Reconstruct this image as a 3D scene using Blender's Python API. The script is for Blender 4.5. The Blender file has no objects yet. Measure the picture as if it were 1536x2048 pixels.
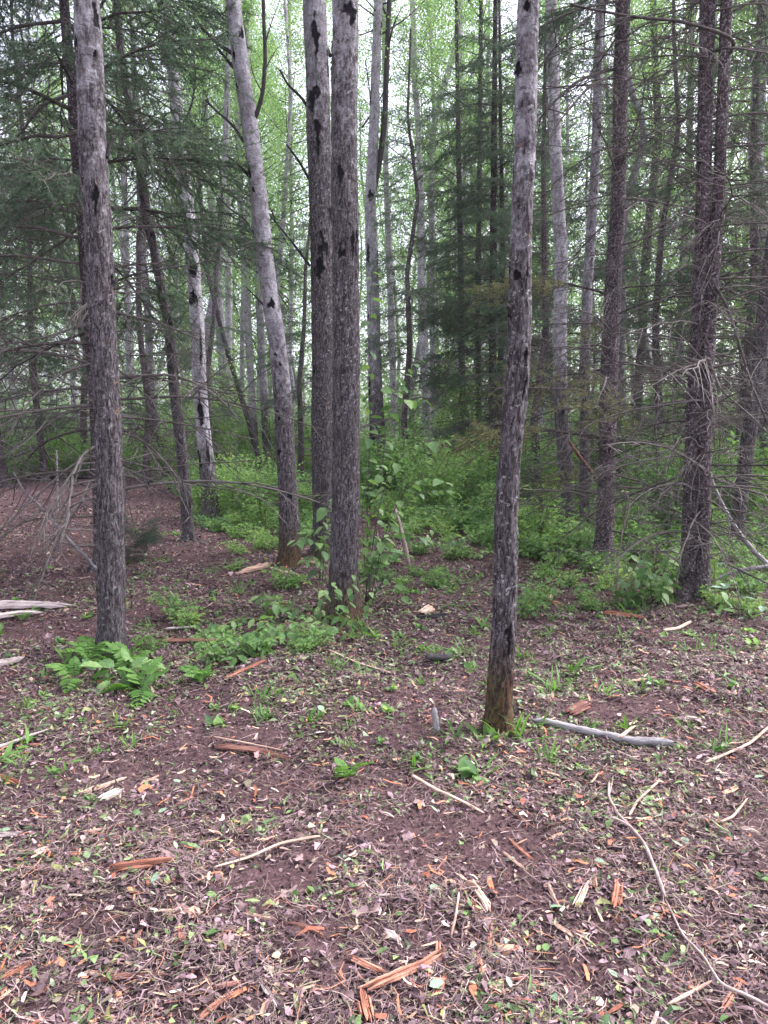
import bpy, math, random
import numpy as np
rad = math.radians
SC = bpy.context.scene
COL = SC.collection
rng = np.random.default_rng(7)
random.seed(7)

# ------------------------------------------------------------------ camera, sky, sun, exposure
F_PX, HORIZON = 1490.0, 850.0            # the photograph is 1536 x 2048
CAM_H = 1.6
PITCH = math.atan((1024 - HORIZON) / F_PX)
cam_d = bpy.data.cameras.new('camera')
cam = bpy.data.objects.new('camera', cam_d)
COL.objects.link(cam)
cam.location = (0, 0, CAM_H)
cam.rotation_euler = (math.pi / 2 - PITCH, 0, 0)
cam_d.sensor_fit = 'HORIZONTAL'
cam_d.sensor_width = 36.0
cam_d.lens = 36.0 * F_PX / 1536.0
cam_d.clip_start = 0.05
cam_d.clip_end = 2000
SC.camera = cam

SUN_EL, SUN_AZ = 52.0, 68.0             # azimuth clockwise from +Y (north)
world = bpy.data.worlds.new('World')
SC.world = world
world.use_nodes = True
wn = world.node_tree.nodes
wl = world.node_tree.links
wn.clear()
sky = wn.new('ShaderNodeTexSky')
sky.sky_type = 'NISHITA'
sky.sun_disc = False
sky.sun_elevation = rad(SUN_EL)
sky.sun_rotation = rad(SUN_AZ)
sky.air_density = 1.0
sky.dust_density = 4.0
sky.ozone_density = 1.0
hs = wn.new('ShaderNodeHueSaturation')
hs.inputs['Saturation'].default_value = 0.30
tint = wn.new('ShaderNodeMix'); tint.data_type = 'RGBA'; tint.blend_type = 'MULTIPLY'
tint.inputs[0].default_value = 1.0
tint.inputs[7].default_value = (0.96, 0.925, 1.07, 1)
bg = wn.new('ShaderNodeBackground')
bg.inputs['Strength'].default_value = 0.15
wo = wn.new('ShaderNodeOutputWorld')
wl.new(sky.outputs[0], hs.inputs['Color'])
wl.new(hs.outputs[0], tint.inputs[6])
wl.new(tint.outputs[2], bg.inputs['Color'])
wl.new(bg.outputs[0], wo.inputs['Surface'])

sun_d = bpy.data.lights.new('sun', 'SUN')
sun_d.energy = 1.2
sun_d.angle = rad(24)
sun_d.color = (1.0, 0.955, 0.985)
sun = bpy.data.objects.new('sun', sun_d)
COL.objects.link(sun)
_sd = np.array([math.sin(rad(SUN_AZ)) * math.cos(rad(SUN_EL)), math.cos(rad(SUN_AZ)) * math.cos(rad(SUN_EL)), math.sin(rad(SUN_EL))])
import mathutils
sun.rotation_euler = mathutils.Vector(_sd).to_track_quat('Z', 'Y').to_euler()
sun.location = (0, -5, 30)

SC.view_settings.view_transform = 'Standard'
SC.view_settings.look = 'None'
SC.view_settings.gamma = 1.0
SC.view_settings.use_curve_mapping = False
SC.view_settings.exposure = 2.12
SC.render.engine = 'CYCLES'
SC.cycles.use_denoising = True
SC.cycles.max_bounces = 5
SC.cycles.diffuse_bounces = 3
SC.cycles.glossy_bounces = 2
SC.cycles.transmission_bounces = 4
SC.cycles.sample_clamp_indirect = 6.0

# ------------------------------------------------------------------ noise and projection helpers
_perm = np.random.default_rng(11).permutation(256)
_perm = np.concatenate([_perm, _perm, _perm]).astype(np.int64)
_g = np.random.default_rng(12).normal(size=(256, 3))
_g /= np.linalg.norm(_g, axis=1)[:, None]

def perlin(p):
    p = np.asarray(p, float)
    i = np.floor(p).astype(np.int64)
    f = p - i
    i &= 255
    u = f * f * f * (f * (f * 6 - 15) + 10)
    def gr(dx, dy, dz):
        h = _perm[_perm[_perm[(i[:, 0] + dx) & 255] + ((i[:, 1] + dy) & 255)] + ((i[:, 2] + dz) & 255)]
        g = _g[h & 255]
        return g[:, 0] * (f[:, 0] - dx) + g[:, 1] * (f[:, 1] - dy) + g[:, 2] * (f[:, 2] - dz)
    x00 = gr(0, 0, 0) * (1 - u[:, 0]) + gr(1, 0, 0) * u[:, 0]
    x10 = gr(0, 1, 0) * (1 - u[:, 0]) + gr(1, 1, 0) * u[:, 0]
    x01 = gr(0, 0, 1) * (1 - u[:, 0]) + gr(1, 0, 1) * u[:, 0]
    x11 = gr(0, 1, 1) * (1 - u[:, 0]) + gr(1, 1, 1) * u[:, 0]
    y0 = x00 * (1 - u[:, 1]) + x10 * u[:, 1]
    y1 = x01 * (1 - u[:, 1]) + x11 * u[:, 1]
    return (y0 * (1 - u[:, 2]) + y1 * u[:, 2]) * 1.6

def n2(x, y, s, seed=0.0):
    x = np.atleast_1d(np.asarray(x, float)); y = np.atleast_1d(np.asarray(y, float))
    return perlin(np.stack([x * s + seed * 3.1, y * s - seed * 1.7, np.full(x.shape, seed * 0.37 + 0.5)], 1))

def hgt(x, y):
    return 0.055 * n2(x, y, 0.33, 1) + 0.03 * n2(x, y, 0.9, 2)

def hfull(x, y):
    r = np.hypot(x, y)
    fade = np.clip(1.3 - r / 18.0, 0.15, 1)
    m = 0.030 * n2(x, y, 2.6, 3) + 0.019 * n2(x, y, 7.0, 4) + 0.0075 * np.abs(n2(x, y, 19.0, 5)) + 0.005 * n2(x, y, 43.0, 6)
    return hgt(x, y) + m * fade

CAMV = np.array([0, 0, CAM_H])
FWD = np.array([0, math.cos(PITCH), -math.sin(PITCH)])
UPV = np.array([0, math.sin(PITCH), math.cos(PITCH)])
def ray(px, py):
    return np.array([1.0, 0, 0]) * (px - 768) / F_PX + UPV * (1024 - py) / F_PX + FWD
def G(px, py):
    d = ray(px, py)
    h = 0.0
    for _ in range(6):
        t = (CAM_H - h) / (-d[2])
        p = CAMV + d * t
        h = float(hgt(p[0], p[1])[0])
    p[2] = h
    return p
def AT(px, py, Y):
    d = ray(px, py)
    return CAMV + d * (Y / d[1])
def depth(p):
    return float(np.dot(np.asarray(p) - CAMV, FWD))

def pix(x, y, z=0.0):
    v = np.array([x, y, z]) - CAMV
    d = float(np.dot(v, FWD))
    return 768 + F_PX * v[0] / d, 1024 - F_PX * float(np.dot(v, UPV)) / d
def zone_wood(x, y):
    px = pix(x, y)[0]
    for lim, ph in ((180, 'left of the fern-footed aspen'), (400, 'between fern-footed aspen and black-scarred poplar'), (560, 'between black-scarred poplar and leaning aspen'), (690, 'behind the central trunk pair'),
                    (860, 'just right of the central trunk pair'), (1010, 'behind the young spruces'), (1215, 'between curving aspen and bare-branched spruce'), (1390, 'between the two bare spruces')):
        if px < lim: return ph
    return 'right of the twin spruce'
def zone_floor(x, y):
    px, py = pix(x, y)
    if py < 1330: col = 'left of the central trunks' if px < 640 else ('between central trunks and curving aspen' if px < 1000 else 'below the bare spruces')
    elif py < 1560: col = 'below the ferns' if px < 420 else ('round the bare soil patch' if px < 900 else 'round the grey log')
    elif py < 1790: col = 'near the orange-red chunk' if px < 480 else ('on the central bare soil' if px < 1080 else 'along the crooked branch')
    else: col = 'at the bottom left' if px < 560 else ('round the long orange beam' if px < 1080 else 'at the bottom right')
    return col
# ------------------------------------------------------------------ mesh and object helpers
class MB:
    """collects vertices and faces (triangles and quads) and per-vertex attributes"""
    def __init__(self):
        self.v, self.q, self.t, self.n = [], [], [], 0
        self.a = {}
    def add(self, v, q=None, t=None, **attrs):
        v = np.asarray(v, float).reshape(-1, 3)
        self.v.append(v)
        if q is not None and len(q): self.q.append(np.asarray(q, np.int64) + self.n)
        if t is not None and len(t): self.t.append(np.asarray(t, np.int64) + self.n)
        for k, val in attrs.items():
            val = np.asarray(val, float)
            if val.ndim == 0: val = np.full(len(v), float(val))
            elif val.ndim == 1 and len(val) == 3 and len(v) != 3: val = np.tile(val, (len(v), 1))
            self.a.setdefault(k, []).append(val)
        self.n += len(v)
    def mesh(self, name, mat=None, smooth=True):
        V = np.concatenate(self.v)
        Q = np.concatenate(self.q) if self.q else np.zeros((0, 4), np.int64)
        T = np.concatenate(self.t) if self.t else np.zeros((0, 3), np.int64)
        me = bpy.data.meshes.new(name)
        me.vertices.add(len(V)); me.vertices.foreach_set('co', V.astype(np.float32).ravel())
        nl = len(Q) * 4 + len(T) * 3
        me.loops.add(nl); me.loops.foreach_set('vertex_index', np.concatenate([Q.ravel(), T.ravel()]).astype(np.int32))
        npoly = len(Q) + len(T)
        me.polygons.add(npoly)
        st = np.concatenate([np.arange(len(Q)) * 4, len(Q) * 4 + np.arange(len(T)) * 3]).astype(np.int32)
        me.polygons.foreach_set('loop_start', st)
        me.update(calc_edges=True)
        me.polygons.foreach_set('use_smooth', np.full(npoly, smooth))
        for k, parts in self.a.items():
            arr = np.concatenate(parts)
            if len(arr) != len(V): continue
            if arr.ndim == 2:
                if k == 'col':
                    at = me.attributes.new(k, 'FLOAT_COLOR', 'POINT')
                    at.data.foreach_set('color', np.concatenate([arr, np.ones((len(arr), 1))], 1).astype(np.float32).ravel())
                else:
                    at = me.attributes.new(k, 'FLOAT_VECTOR', 'POINT')
                    at.data.foreach_set('vector', arr.astype(np.float32).ravel())
            else:
                at = me.attributes.new(k, 'FLOAT', 'POINT')
                at.data.foreach_set('value', arr.astype(np.float32))
        if mat is not None: me.materials.append(mat)
        me.validate()
        return me

def link(name, data, parent=None, loc=(0, 0, 0), rot=(0, 0, 0), scale=(1, 1, 1)):
    o = bpy.data.objects.new(name, data)
    COL.objects.link(o)
    o.location = loc; o.rotation_euler = rot
    o.scale = scale if hasattr(scale, '__len__') else (scale,) * 3
    if parent is not None: o.parent = parent
    return o
def tag(o, label, cat, group=None, kind=None):
    o['label'] = label; o['category'] = cat
    if group: o['group'] = group
    if kind: o['kind'] = kind
    return o
def thing(name, label, cat, loc=(0, 0, 0), group=None, rot=(0, 0, 0), scale=1.0):
    o = link(name, None, None, loc, rot, scale)
    o.empty_display_size = 0.1
    return tag(o, label, cat, group)

def unit(v):
    v = np.asarray(v, float); return v / (np.linalg.norm(v) + 1e-12)
def resample(pts, n):
    pts = np.asarray(pts, float)
    s = np.concatenate([[0], np.cumsum(np.linalg.norm(np.diff(pts, axis=0), axis=1))])
    # Catmull-Rom style smoothing through dense linear + moving average
    t = np.linspace(0, s[-1], n)
    return np.stack([np.interp(t, s, pts[:, k]) for k in range(pts.shape[1])], 1)
def smooth_path(pts, n, it=2):
    p = resample(pts, n)
    for _ in range(it):
        q = p.copy()
        q[1:-1] = 0.25 * p[:-2] + 0.5 * p[1:-1] + 0.25 * p[2:]
        p = q
    return p
def tube(mb, pts, r, k=5, tipped=True, wob=0.0, **attrs):
    pts = np.asarray(pts, float); n = len(pts)
    r = np.full(n, r) if np.ndim(r) == 0 else np.asarray(r, float)
    tan = np.gradient(pts, axis=0)
    tan /= np.linalg.norm(tan, axis=1)[:, None] + 1e-12
    ref = np.array([0, 0, 1.0]) if abs(tan[0, 2]) < 0.8 else np.array([1.0, 0, 0])
    a = np.cross(tan, ref); a /= np.linalg.norm(a, axis=1)[:, None] + 1e-12
    b = np.cross(tan, a)
    th = np.linspace(0, 2 * np.pi, k, endpoint=False)
    rr = r[:, None] * (1 + (wob * rng.normal(size=(n, k)) if wob else 0))
    V = pts[:, None, :] + rr[:, :, None] * (np.cos(th)[None, :, None] * a[:, None, :] + np.sin(th)[None, :, None] * b[:, None, :])
    i = np.arange(n - 1)[:, None] * k; j = np.arange(k)[None, :]; j2 = (j + 1) % k
    q = np.stack([i + j, i + j2, i + k + j2, i + k + j], -1).reshape(-1, 4)
    V = V.reshape(-1, 3)
    V = np.concatenate([V, pts[:1], pts[-1:]])
    c0, c1 = n * k, n * k + 1
    jj = np.arange(k)
    t = np.concatenate([np.stack([np.full(k, c0), (jj + 1) % k, jj], 1), np.stack([np.full(k, c1), (n - 1) * k + jj, (n - 1) * k + (jj + 1) % k], 1)])
    mb.add(V, q, t, **attrs)

def basis(d, up=(0, 0, 1)):
    d = d / (np.linalg.norm(d, axis=1)[:, None] + 1e-12)
    up = np.broadcast_to(np.asarray(up, float), d.shape)
    s = np.cross(d, up); s /= np.linalg.norm(s, axis=1)[:, None] + 1e-9
    n = np.cross(s, d)
    return d, s, n
def leaves(mb, c, d, nrm, L, W, fold=0.15, rnd=None):
    """diamond leaves folded on the midrib: c base points, d directions, nrm approximate normals"""
    d, s, n = basis(d, nrm)
    m = len(c)
    L = np.broadcast_to(L, (m,))[:, None]; W = np.broadcast_to(W, (m,))[:, None]
    p0 = c; p2 = c + d * L - n * L * 0.12
    mid = c + d * L * 0.45
    p1 = mid + s * W * 0.5 + n * W * fold; p3 = mid - s * W * 0.5 + n * W * fold
    V = np.stack([p0, p1, p2, p3], 1).reshape(-1, 3)
    i = np.arange(m) * 4
    t = np.concatenate([np.stack([i, i + 1, i + 2], 1), np.stack([i, i + 2, i + 3], 1)])
    rnd = rng.random(m) if rnd is None else rnd
    mb.add(V, None, t, rnd=np.repeat(rnd, 4))
def ovate(mb, c, d, nrm, L, W, rnd=None, droop=0.25):
    """broad ovate leaves, eight outline points and a midrib"""
    d, s, n = basis(d, nrm); m = len(c)
    L = np.broadcast_to(L, (m,))[:, None]; W = np.broadcast_to(W, (m,))[:, None]
    prof = [(0.0, 0.0), (0.22, 0.40), (0.48, 0.5), (0.76, 0.33), (1.0, 0.0)]
    P = []
    for (u, w) in prof:
        z = -droop * u * u
        P.append(c + d * L * u + n * L * z)
    for sgn in (1, -1):
        for (u, w) in prof[1:4]:
            z = -droop * u * u
            P.append(c + d * L * u + s * W * w * sgn + n * (L * z + W * 0.10))
    V = np.stack(P, 1).reshape(-1, 3)
    i = (np.arange(m) * 11)[:, None]
    def blk(o):
        a, b_, c_ = 5 + o, 6 + o, 7 + o
        return [(0, a, 1), (3, c_, 4)], [(1, a, b_, 2), (2, b_, c_, 3)]
    T = []; Q = []
    for o in (0, 3):
        t, q = blk(o)
        if o == 3:
            t = [x[::-1] for x in t]; q = [x[::-1] for x in q]
        T += t; Q += q
    T = (i[:, None, :] + np.array(T)[None]).reshape(-1, 3); Q = (i[:, None, :] + np.array(Q)[None]).reshape(-1, 4)
    rnd = rng.random(m) if rnd is None else rnd
    mb.add(V, Q, T, rnd=np.repeat(rnd, 11))

# ------------------------------------------------------------------ materials
MATS = {}
class NT:
    def __init__(self, name, rough=0.85, spec=0.2):
        self.m = bpy.data.materials.new(name); self.m.use_nodes = True
        self.nt = self.m.node_tree; self.N = self.nt.nodes; self.L = self.nt.links
        self.bs = self.N['Principled BSDF']
        self.bs.inputs['Roughness'].default_value = rough
        self.bs.inputs['Specular IOR Level'].default_value = spec
        MATS[name] = self.m
    def new(self, t, **kw):
        n = self.N.new(t)
        for k, v in kw.items(): setattr(n, k, v)
        return n
    def attr(self, name, out='Fac'):
        n = self.new('ShaderNodeAttribute'); n.attribute_name = name
        return n.outputs[out]
    def math(self, op, a, b=None, clamp=False):
        n = self.new('ShaderNodeMath', operation=op); n.use_clamp = clamp
        for i, x in enumerate((a, b)):
            if x is None: continue
            if isinstance(x, (int, float)): n.inputs[i].default_value = x
            else: self.L.new(x, n.inputs[i])
        return n.outputs[0]
    def vscale(self, v, s):
        n = self.new('ShaderNodeVectorMath', operation='MULTIPLY')
        self.L.new(v, n.inputs[0]); n.inputs[1].default_value = s
        return n.outputs[0]
    def noise(self, v, scale, detail=3, rough=0.55, dist=0.0):
        n = self.new('ShaderNodeTexNoise')
        n.inputs['Scale'].default_value = scale; n.inputs['Detail'].default_value = detail
        n.inputs['Roughness'].default_value = rough; n.inputs['Distortion'].default_value = dist
        if v is not None: self.L.new(v, n.inputs['Vector'])
        return n.outputs['Fac']
    def voro(self, v, scale, feature='F1', out='Distance', rnd=1.0):
        n = self.new('ShaderNodeTexVoronoi', feature=feature)
        n.inputs['Scale'].default_value = scale; n.inputs['Randomness'].default_value = rnd
        if v is not None: self.L.new(v, n.inputs['Vector'])
        return n.outputs[out]
    def ramp(self, f, stops, interp='LINEAR'):
        n = self.new('ShaderNodeValToRGB'); n.color_ramp.interpolation = interp
        el = n.color_ramp.elements
        while len(el) < len(stops): el.new(0.5)
        for e, (p, c) in zip(el, stops):
            e.position = p
            e.color = (c, c, c, 1) if isinstance(c, (int, float)) else (*c, 1)
        self.L.new(f, n.inputs[0])
        return n.outputs['Color']
    def mix(self, f, a, b, mode='MIX'):
        n = self.new('ShaderNodeMix'); n.data_type = 'RGBA'; n.blend_type = mode
        for i, x in ((0, f), (6, a), (7, b)):
            if isinstance(x, (int, float)): n.inputs[i].default_value = x
            elif isinstance(x, tuple): n.inputs[i].default_value = (*x, 1)
            else: self.L.new(x, n.inputs[i])
        return n.outputs[2]
    def color(self, c):
        self.L.new(c, self.bs.inputs['Base Color'])
    def bump(self, h, strength=0.5, dist=0.01):
        n = self.new('ShaderNodeBump')
        n.inputs['Strength'].default_value = strength; n.inputs['Distance'].default_value = dist
        self.L.new(h, n.inputs['Height']); self.L.new(n.outputs[0], self.bs.inputs['Normal'])

def mat_aspen():
    n = NT('aspen_bark', 0.9, 0.15)
    bc = n.attr('bc', 'Vector'); age = n.attr('age'); scar = n.attr('scar'); moss = n.attr('moss'); tone = n.attr('tone')
    big = n.noise(bc, 5.0, 4, 0.6)
    fine = n.noise(n.vscale(bc, (1, 1, 0.7)), 70.0, 4, 0.7)
    pale = n.ramp(big, [(0.25, (0.19, 0.18, 0.185)), (0.5, (0.33, 0.315, 0.325)), (0.75, (0.47, 0.45, 0.46))])
    blotch = n.noise(n.vscale(bc, (1, 1, 0.6)), 21.0, 5, 0.72, 0.5)
    pale = n.mix(n.ramp(blotch, [(0.46, 0.0), (0.62, 0.75)]), pale, (0.105, 0.092, 0.095))
    # horizontal lenticel dashes on the smooth bark
    len_n = n.noise(n.vscale(bc, (1, 1, 6.5)), 16.0, 3, 0.65, 0.2)
    dash = n.ramp(len_n, [(0.57, 0.0), (0.66, 1.0)])
    young = n.mix(n.math('MULTIPLY', dash, 0.8), pale, (0.045, 0.04, 0.043))
    # furrowed bark: vertical cracks
    fur = n.noise(n.vscale(bc, (1, 1, 0.20)), 88.0, 5, 0.68, 0.8)
    fcrack = n.ramp(fur, [(0.43, 0.0), (0.55, 1.0)])
    oldc = n.mix(fcrack, (0.030, 0.025, 0.026), n.ramp(n.noise(n.vscale(bc, (1, 1, 0.35)), 40.0, 4, 0.7, 0.5), [(0.38, (0.085, 0.072, 0.073)), (0.6, (0.20, 0.18, 0.182)), (0.72, (0.36, 0.335, 0.335))]))
    oldc = n.mix(n.math('MULTIPLY', n.ramp(big, [(0.45, 0.0), (0.75, 1.0)]), 0.5), oldc, (0.065, 0.053, 0.054))
    agew = n.math('ADD', age, n.math('MULTIPLY', n.math('SUBTRACT', n.noise(n.vscale(bc, (1, 1, 0.55)), 17.0, 5, 0.7), 0.5), 1.9))
    agef = n.ramp(agew, [(0.30, 0.0), (0.66, 1.0)])
    c = n.mix(agef, young, oldc)
    # pale crustose lichen spots
    lv = n.new('ShaderNodeTexVoronoi'); lv.inputs['Scale'].default_value = 30
    n.L.new(n.mix(0.06, bc, n.noise(bc, 60, 2), 'ADD'), lv.inputs['Vector'])
    spot = n.ramp(lv.outputs['Distance'], [(0.22, 1.0), (0.33, 0.0)])
    sel = n.ramp(n.new('ShaderNodeSeparateColor').outputs[0], [(0, 0), (1, 0)])
    sp = n.new('ShaderNodeSeparateColor'); n.L.new(lv.outputs['Color'], sp.inputs[0])
    sel = n.ramp(sp.outputs[0], [(0.50, 0.0), (0.54, 1.0)])
    lich = n.math('MULTIPLY', n.math('MULTIPLY', spot, sel), n.ramp(n.noise(bc, 3.0, 2), [(0.36, 0.0), (0.58, 1.0)]))
    lich = n.math('MULTIPLY', lich, n.attr('lichen'))
    lcol = n.mix(n.ramp(sp.outputs[1], [(0.93, 0.0), (0.95, 1.0)]), (0.40, 0.40, 0.385), (0.34, 0.19, 0.04))
    c = n.mix(n.math('MULTIPLY', lich, 0.85), c, lcol)
    l2 = n.new('ShaderNodeTexVoronoi'); l2.inputs['Scale'].default_value = 75
    n.L.new(n.mix(0.02, bc, n.noise(bc, 90, 2), 'ADD'), l2.inputs['Vector'])
    s2 = n.new('ShaderNodeSeparateColor'); n.L.new(l2.outputs['Color'], s2.inputs[0])
    k2 = n.math('MULTIPLY', n.math('MULTIPLY', n.ramp(l2.outputs['Distance'], [(0.2, 1.0), (0.36, 0.0)]), n.ramp(s2.outputs[0], [(0.66, 0.0), (0.7, 1.0)])), n.math('MULTIPLY', n.attr('lichen'), 0.6))
    c = n.mix(k2, c, (0.36, 0.345, 0.34))
    c = n.mix(1.0, c, n.ramp(fine, [(0.3, 0.62), (0.7, 1.3)]), 'MULTIPLY')
    c = n.mix(1.0, c, n.ramp(tone, [(0.0, 0.0), (1.0, 2.0)]), 'MULTIPLY')
    c = n.mix(n.ramp(n.math('ADD', moss, n.math('MULTIPLY', n.math('SUBTRACT', fine, 0.5), 0.6)), [(0.25, 0.0), (0.8, 0.9)]), c,
              n.mix(fcrack, (0.030, 0.018, 0.012), n.mix(n.ramp(n.noise(bc, 14, 3), [(0.4, 0.0), (0.6, 1.0)]), (0.115, 0.058, 0.030), (0.085, 0.074, 0.024))))
    c = n.mix(n.ramp(n.math('ADD', scar, n.math('MULTIPLY', n.math('SUBTRACT', fine, 0.5), 0.8)), [(0.3, 0.0), (0.75, 1.0)]), c, (0.013, 0.012, 0.013))
    n.color(c)
    h = n.math('ADD', n.math('MULTIPLY', n.math('MULTIPLY', fur, agef), 1.6), n.math('ADD', n.math('MULTIPLY', fine, 0.35), n.math('MULTIPLY', dash, -0.25)))
    n.bump(h, 0.7, 0.012)
def mat_spruce():
    n = NT('spruce_bark', 0.92, 0.12)
    bc = n.attr('bc', 'Vector'); tone = n.attr('tone')
    v = n.new('ShaderNodeTexVoronoi'); v.inputs['Scale'].default_value = 80
    n.L.new(n.vscale(bc, (1, 1, 0.75)), v.inputs['Vector'])
    e = n.voro(n.vscale(bc, (1, 1, 0.75)), 80, 'DISTANCE_TO_EDGE')
    sp = n.new('ShaderNodeSeparateColor'); n.L.new(v.outputs['Color'], sp.inputs[0])
    flake = n.ramp(sp.outputs[0], [(0.0, (0.050, 0.040, 0.042)), (0.5, (0.125, 0.102, 0.105)), (0.8, (0.19, 0.165, 0.168)), (1.0, (0.33, 0.305, 0.305))])
    c = n.mix(n.ramp(e, [(0.0, 1.0), (0.12, 0.0)]), flake, (0.02, 0.014, 0.015))
    big = n.noise(bc, 4.0, 4)
    c = n.mix(1.0, c, n.ramp(big, [(0.3, (0.6, 0.58, 0.58)), (0.7, (1.4, 1.35, 1.35))]), 'MULTIPLY')
    c = n.mix(1.0, c, n.ramp(tone, [(0.0, 0.0), (1.0, 2.0)]), 'MULTIPLY')
    n.color(c)
    n.bump(n.math('ADD', n.math('MINIMUM', n.math('MULTIPLY', e, 4.0), 0.5), n.noise(bc, 120, 3)), 0.8, 0.01)
def mat_twig(name, c0, c1, rough=0.9):
    n = NT(name, rough, 0.15)
    g = n.new('ShaderNodeTexCoord').outputs['Object']
    oi = n.new('ShaderNodeObjectInfo').outputs['Random']
    f = n.math('ADD', n.math('MULTIPLY', n.noise(g, 23, 4, 0.7), 0.8), n.math('MULTIPLY', oi, 0.25))
    n.color(n.ramp(f, [(0.3, c0), (0.72, c1)]))
def mat_wood(name, dark, mid, light, streak=1.0):
    n = NT(name, 0.8, 0.2)
    u = n.attr('fib', 'Vector')
    oi = n.new('ShaderNodeObjectInfo').outputs['Random']
    f = n.noise(n.vscale(u, (1, 1, 0.06)), 160, 4, 0.7, 0.3)
    f2 = n.noise(n.vscale(u, (1, 1, 0.3)), 24, 3, 0.6)
    k = n.math('ADD', n.math('MULTIPLY', f, 0.6 * streak), n.math('MULTIPLY', f2, 0.75))
    k = n.math('ADD', k, n.math('MULTIPLY', n.math('SUBTRACT', oi, 0.5), 0.12))
    n.color(n.ramp(k, [(0.42, dark), (0.62, mid), (0.86, light)]))
    n.bump(f, 0.8, 0.006)
def mat_leaf(name, stops, trans, tw=0.4, rough=0.55, objvar=0.25):
    n = NT(name, rough, 0.3)
    r = n.attr('rnd')
    oi = n.new('ShaderNodeObjectInfo').outputs['Random']
    f = n.math('ADD', n.math('MULTIPLY', r, 1 - objvar), n.math('MULTIPLY', oi, objvar))
    c = n.ramp(f, stops)
    n.color(c)
    if tw > 0:
        tr = n.new('ShaderNodeBsdfTranslucent')
        n.L.new(n.mix(1.0, c, trans, 'MULTIPLY'), tr.inputs['Color'])
        mx = n.new('ShaderNodeMixShader'); mx.inputs[0].default_value = tw
        out = n.N['Material Output']
        n.L.new(n.bs.outputs[0], mx.inputs[1]); n.L.new(tr.outputs[0], mx.inputs[2])
        n.L.new(mx.outputs[0], out.inputs['Surface'])
def add_veins(name):
    m = MATS[name]; nt = m.node_tree
    n = NT.__new__(NT); n.m, n.nt, n.N, n.L = m, nt, nt.nodes, nt.links; n.bs = nt.nodes['Principled BSDF']
    src = n.bs.inputs['Base Color'].links[0].from_socket
    sx = n.new('ShaderNodeSeparateXYZ'); n.L.new(n.new('ShaderNodeTexCoord').outputs['Object'], sx.inputs[0])
    ay = n.math('ABSOLUTE', sx.outputs[1])
    mid = n.ramp(ay, [(0.0, 1.0), (0.022, 0.0)])
    ve = n.math('SINE', n.math('MULTIPLY', n.math('SUBTRACT', sx.outputs[0], n.math('MULTIPLY', ay, 0.9)), 46.0))
    ve = n.ramp(ve, [(0.86, 0.0), (0.98, 0.6)])
    c = n.mix(n.math('MAXIMUM', mid, ve), src, n.mix(1.0, src, (1.5, 1.4, 1.5), 'MULTIPLY'))
    g = n.noise(n.new('ShaderNodeTexCoord').outputs['Object'], 5.0, 3, 0.6)
    c = n.mix(1.0, c, n.ramp(g, [(0.3, 0.72), (0.7, 1.22)]), 'MULTIPLY')
    for l in list(src.links):
        if l.to_node != n.bs and l.to_node.type == 'MIX' and l.to_node.blend_type == 'MULTIPLY' and l.to_node.inputs[7].is_linked is False and l.to_node.inputs[0].default_value == 1.0 and any(x.to_node.type == 'BSDF_TRANSLUCENT' for x in l.to_node.outputs[2].links):
            n.L.new(c, l.to_node.inputs[6])
    n.L.new(c, n.bs.inputs['Base Color'])
def mat_litter(name, rough=0.8, spec=0.25, tw=0.0):
    n = NT(name, rough, spec)
    c = n.attr('col', 'Color')
    g = n.new('ShaderNodeTexCoord').outputs['Object']
    c = n.mix(1.0, c, n.ramp(n.noise(g, 90, 3, 0.7), [(0.3, 0.6), (0.7, 1.35)]), 'MULTIPLY')
    n.color(c)
def mat_ground():
    n = NT('forest_soil', 0.95, 0.12)
    g = n.new('ShaderNodeTexCoord').outputs['Object']
    a = n.noise(g, 1.3, 5, 0.6); b = n.noise(g, 9, 5, 0.65); d = n.noise(g, 55, 5, 0.75); e = n.noise(g, 220, 3, 0.7)
    soil = n.ramp(b, [(0.3, (0.040, 0.023, 0.025)), (0.55, (0.070, 0.040, 0.042)), (0.75, (0.100, 0.061, 0.063))])
    bits = n.ramp(d, [(0.45, 0.0), (0.62, 1.0)])
    c = n.mix(n.math('MULTIPLY', bits, 0.55), soil, (0.165, 0.105, 0.095))
    c = n.mix(n.math('MULTIPLY', n.ramp(e, [(0.6, 0.0), (0.7, 1.0)]), n.attr('lit')), c, (0.27, 0.19, 0.165))
    gr = n.math('MULTIPLY', n.attr('green'), n.ramp(n.math('ADD', a, n.math('MULTIPLY', d, 0.3)), [(0.45, 0.0), (0.7, 1.0)]))
    c = n.mix(n.math('MULTIPLY', gr, 0.8), c, (0.06, 0.085, 0.022))
    n.color(c)
    n.bump(n.math('ADD', n.math('MULTIPLY', d, 0.8), n.math('MULTIPLY', e, 0.4)), 0.8, 0.015)

mat_aspen(); mat_spruce(); mat_ground()
mat_twig('dead_twig', (0.035, 0.030, 0.027), (0.17, 0.15, 0.135))
mat_twig('pale_twig', (0.10, 0.085, 0.08), (0.30, 0.265, 0.24))
mat_twig('dark_branch', (0.018, 0.015, 0.015), (0.075, 0.066, 0.065))
mat_twig('green_stem', (0.07, 0.075, 0.03), (0.17, 0.16, 0.07))
mat_wood('orange_wood', (0.075, 0.028, 0.021), (0.30, 0.118, 0.070), (0.50, 0.28, 0.19))
mat_wood('red_wood', (0.045, 0.020, 0.017), (0.15, 0.065, 0.050), (0.33, 0.18, 0.13))
mat_wood('tan_wood', (0.17, 0.10, 0.075), (0.42, 0.28, 0.205), (0.62, 0.46, 0.35))
mat_wood('bleached_wood', (0.24, 0.19, 0.17), (0.55, 0.47, 0.42), (0.74, 0.66, 0.60), 0.7)
mat_wood('grey_wood', (0.025, 0.021, 0.022), (0.105, 0.094, 0.094), (0.30, 0.285, 0.28), 1.5)
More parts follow.
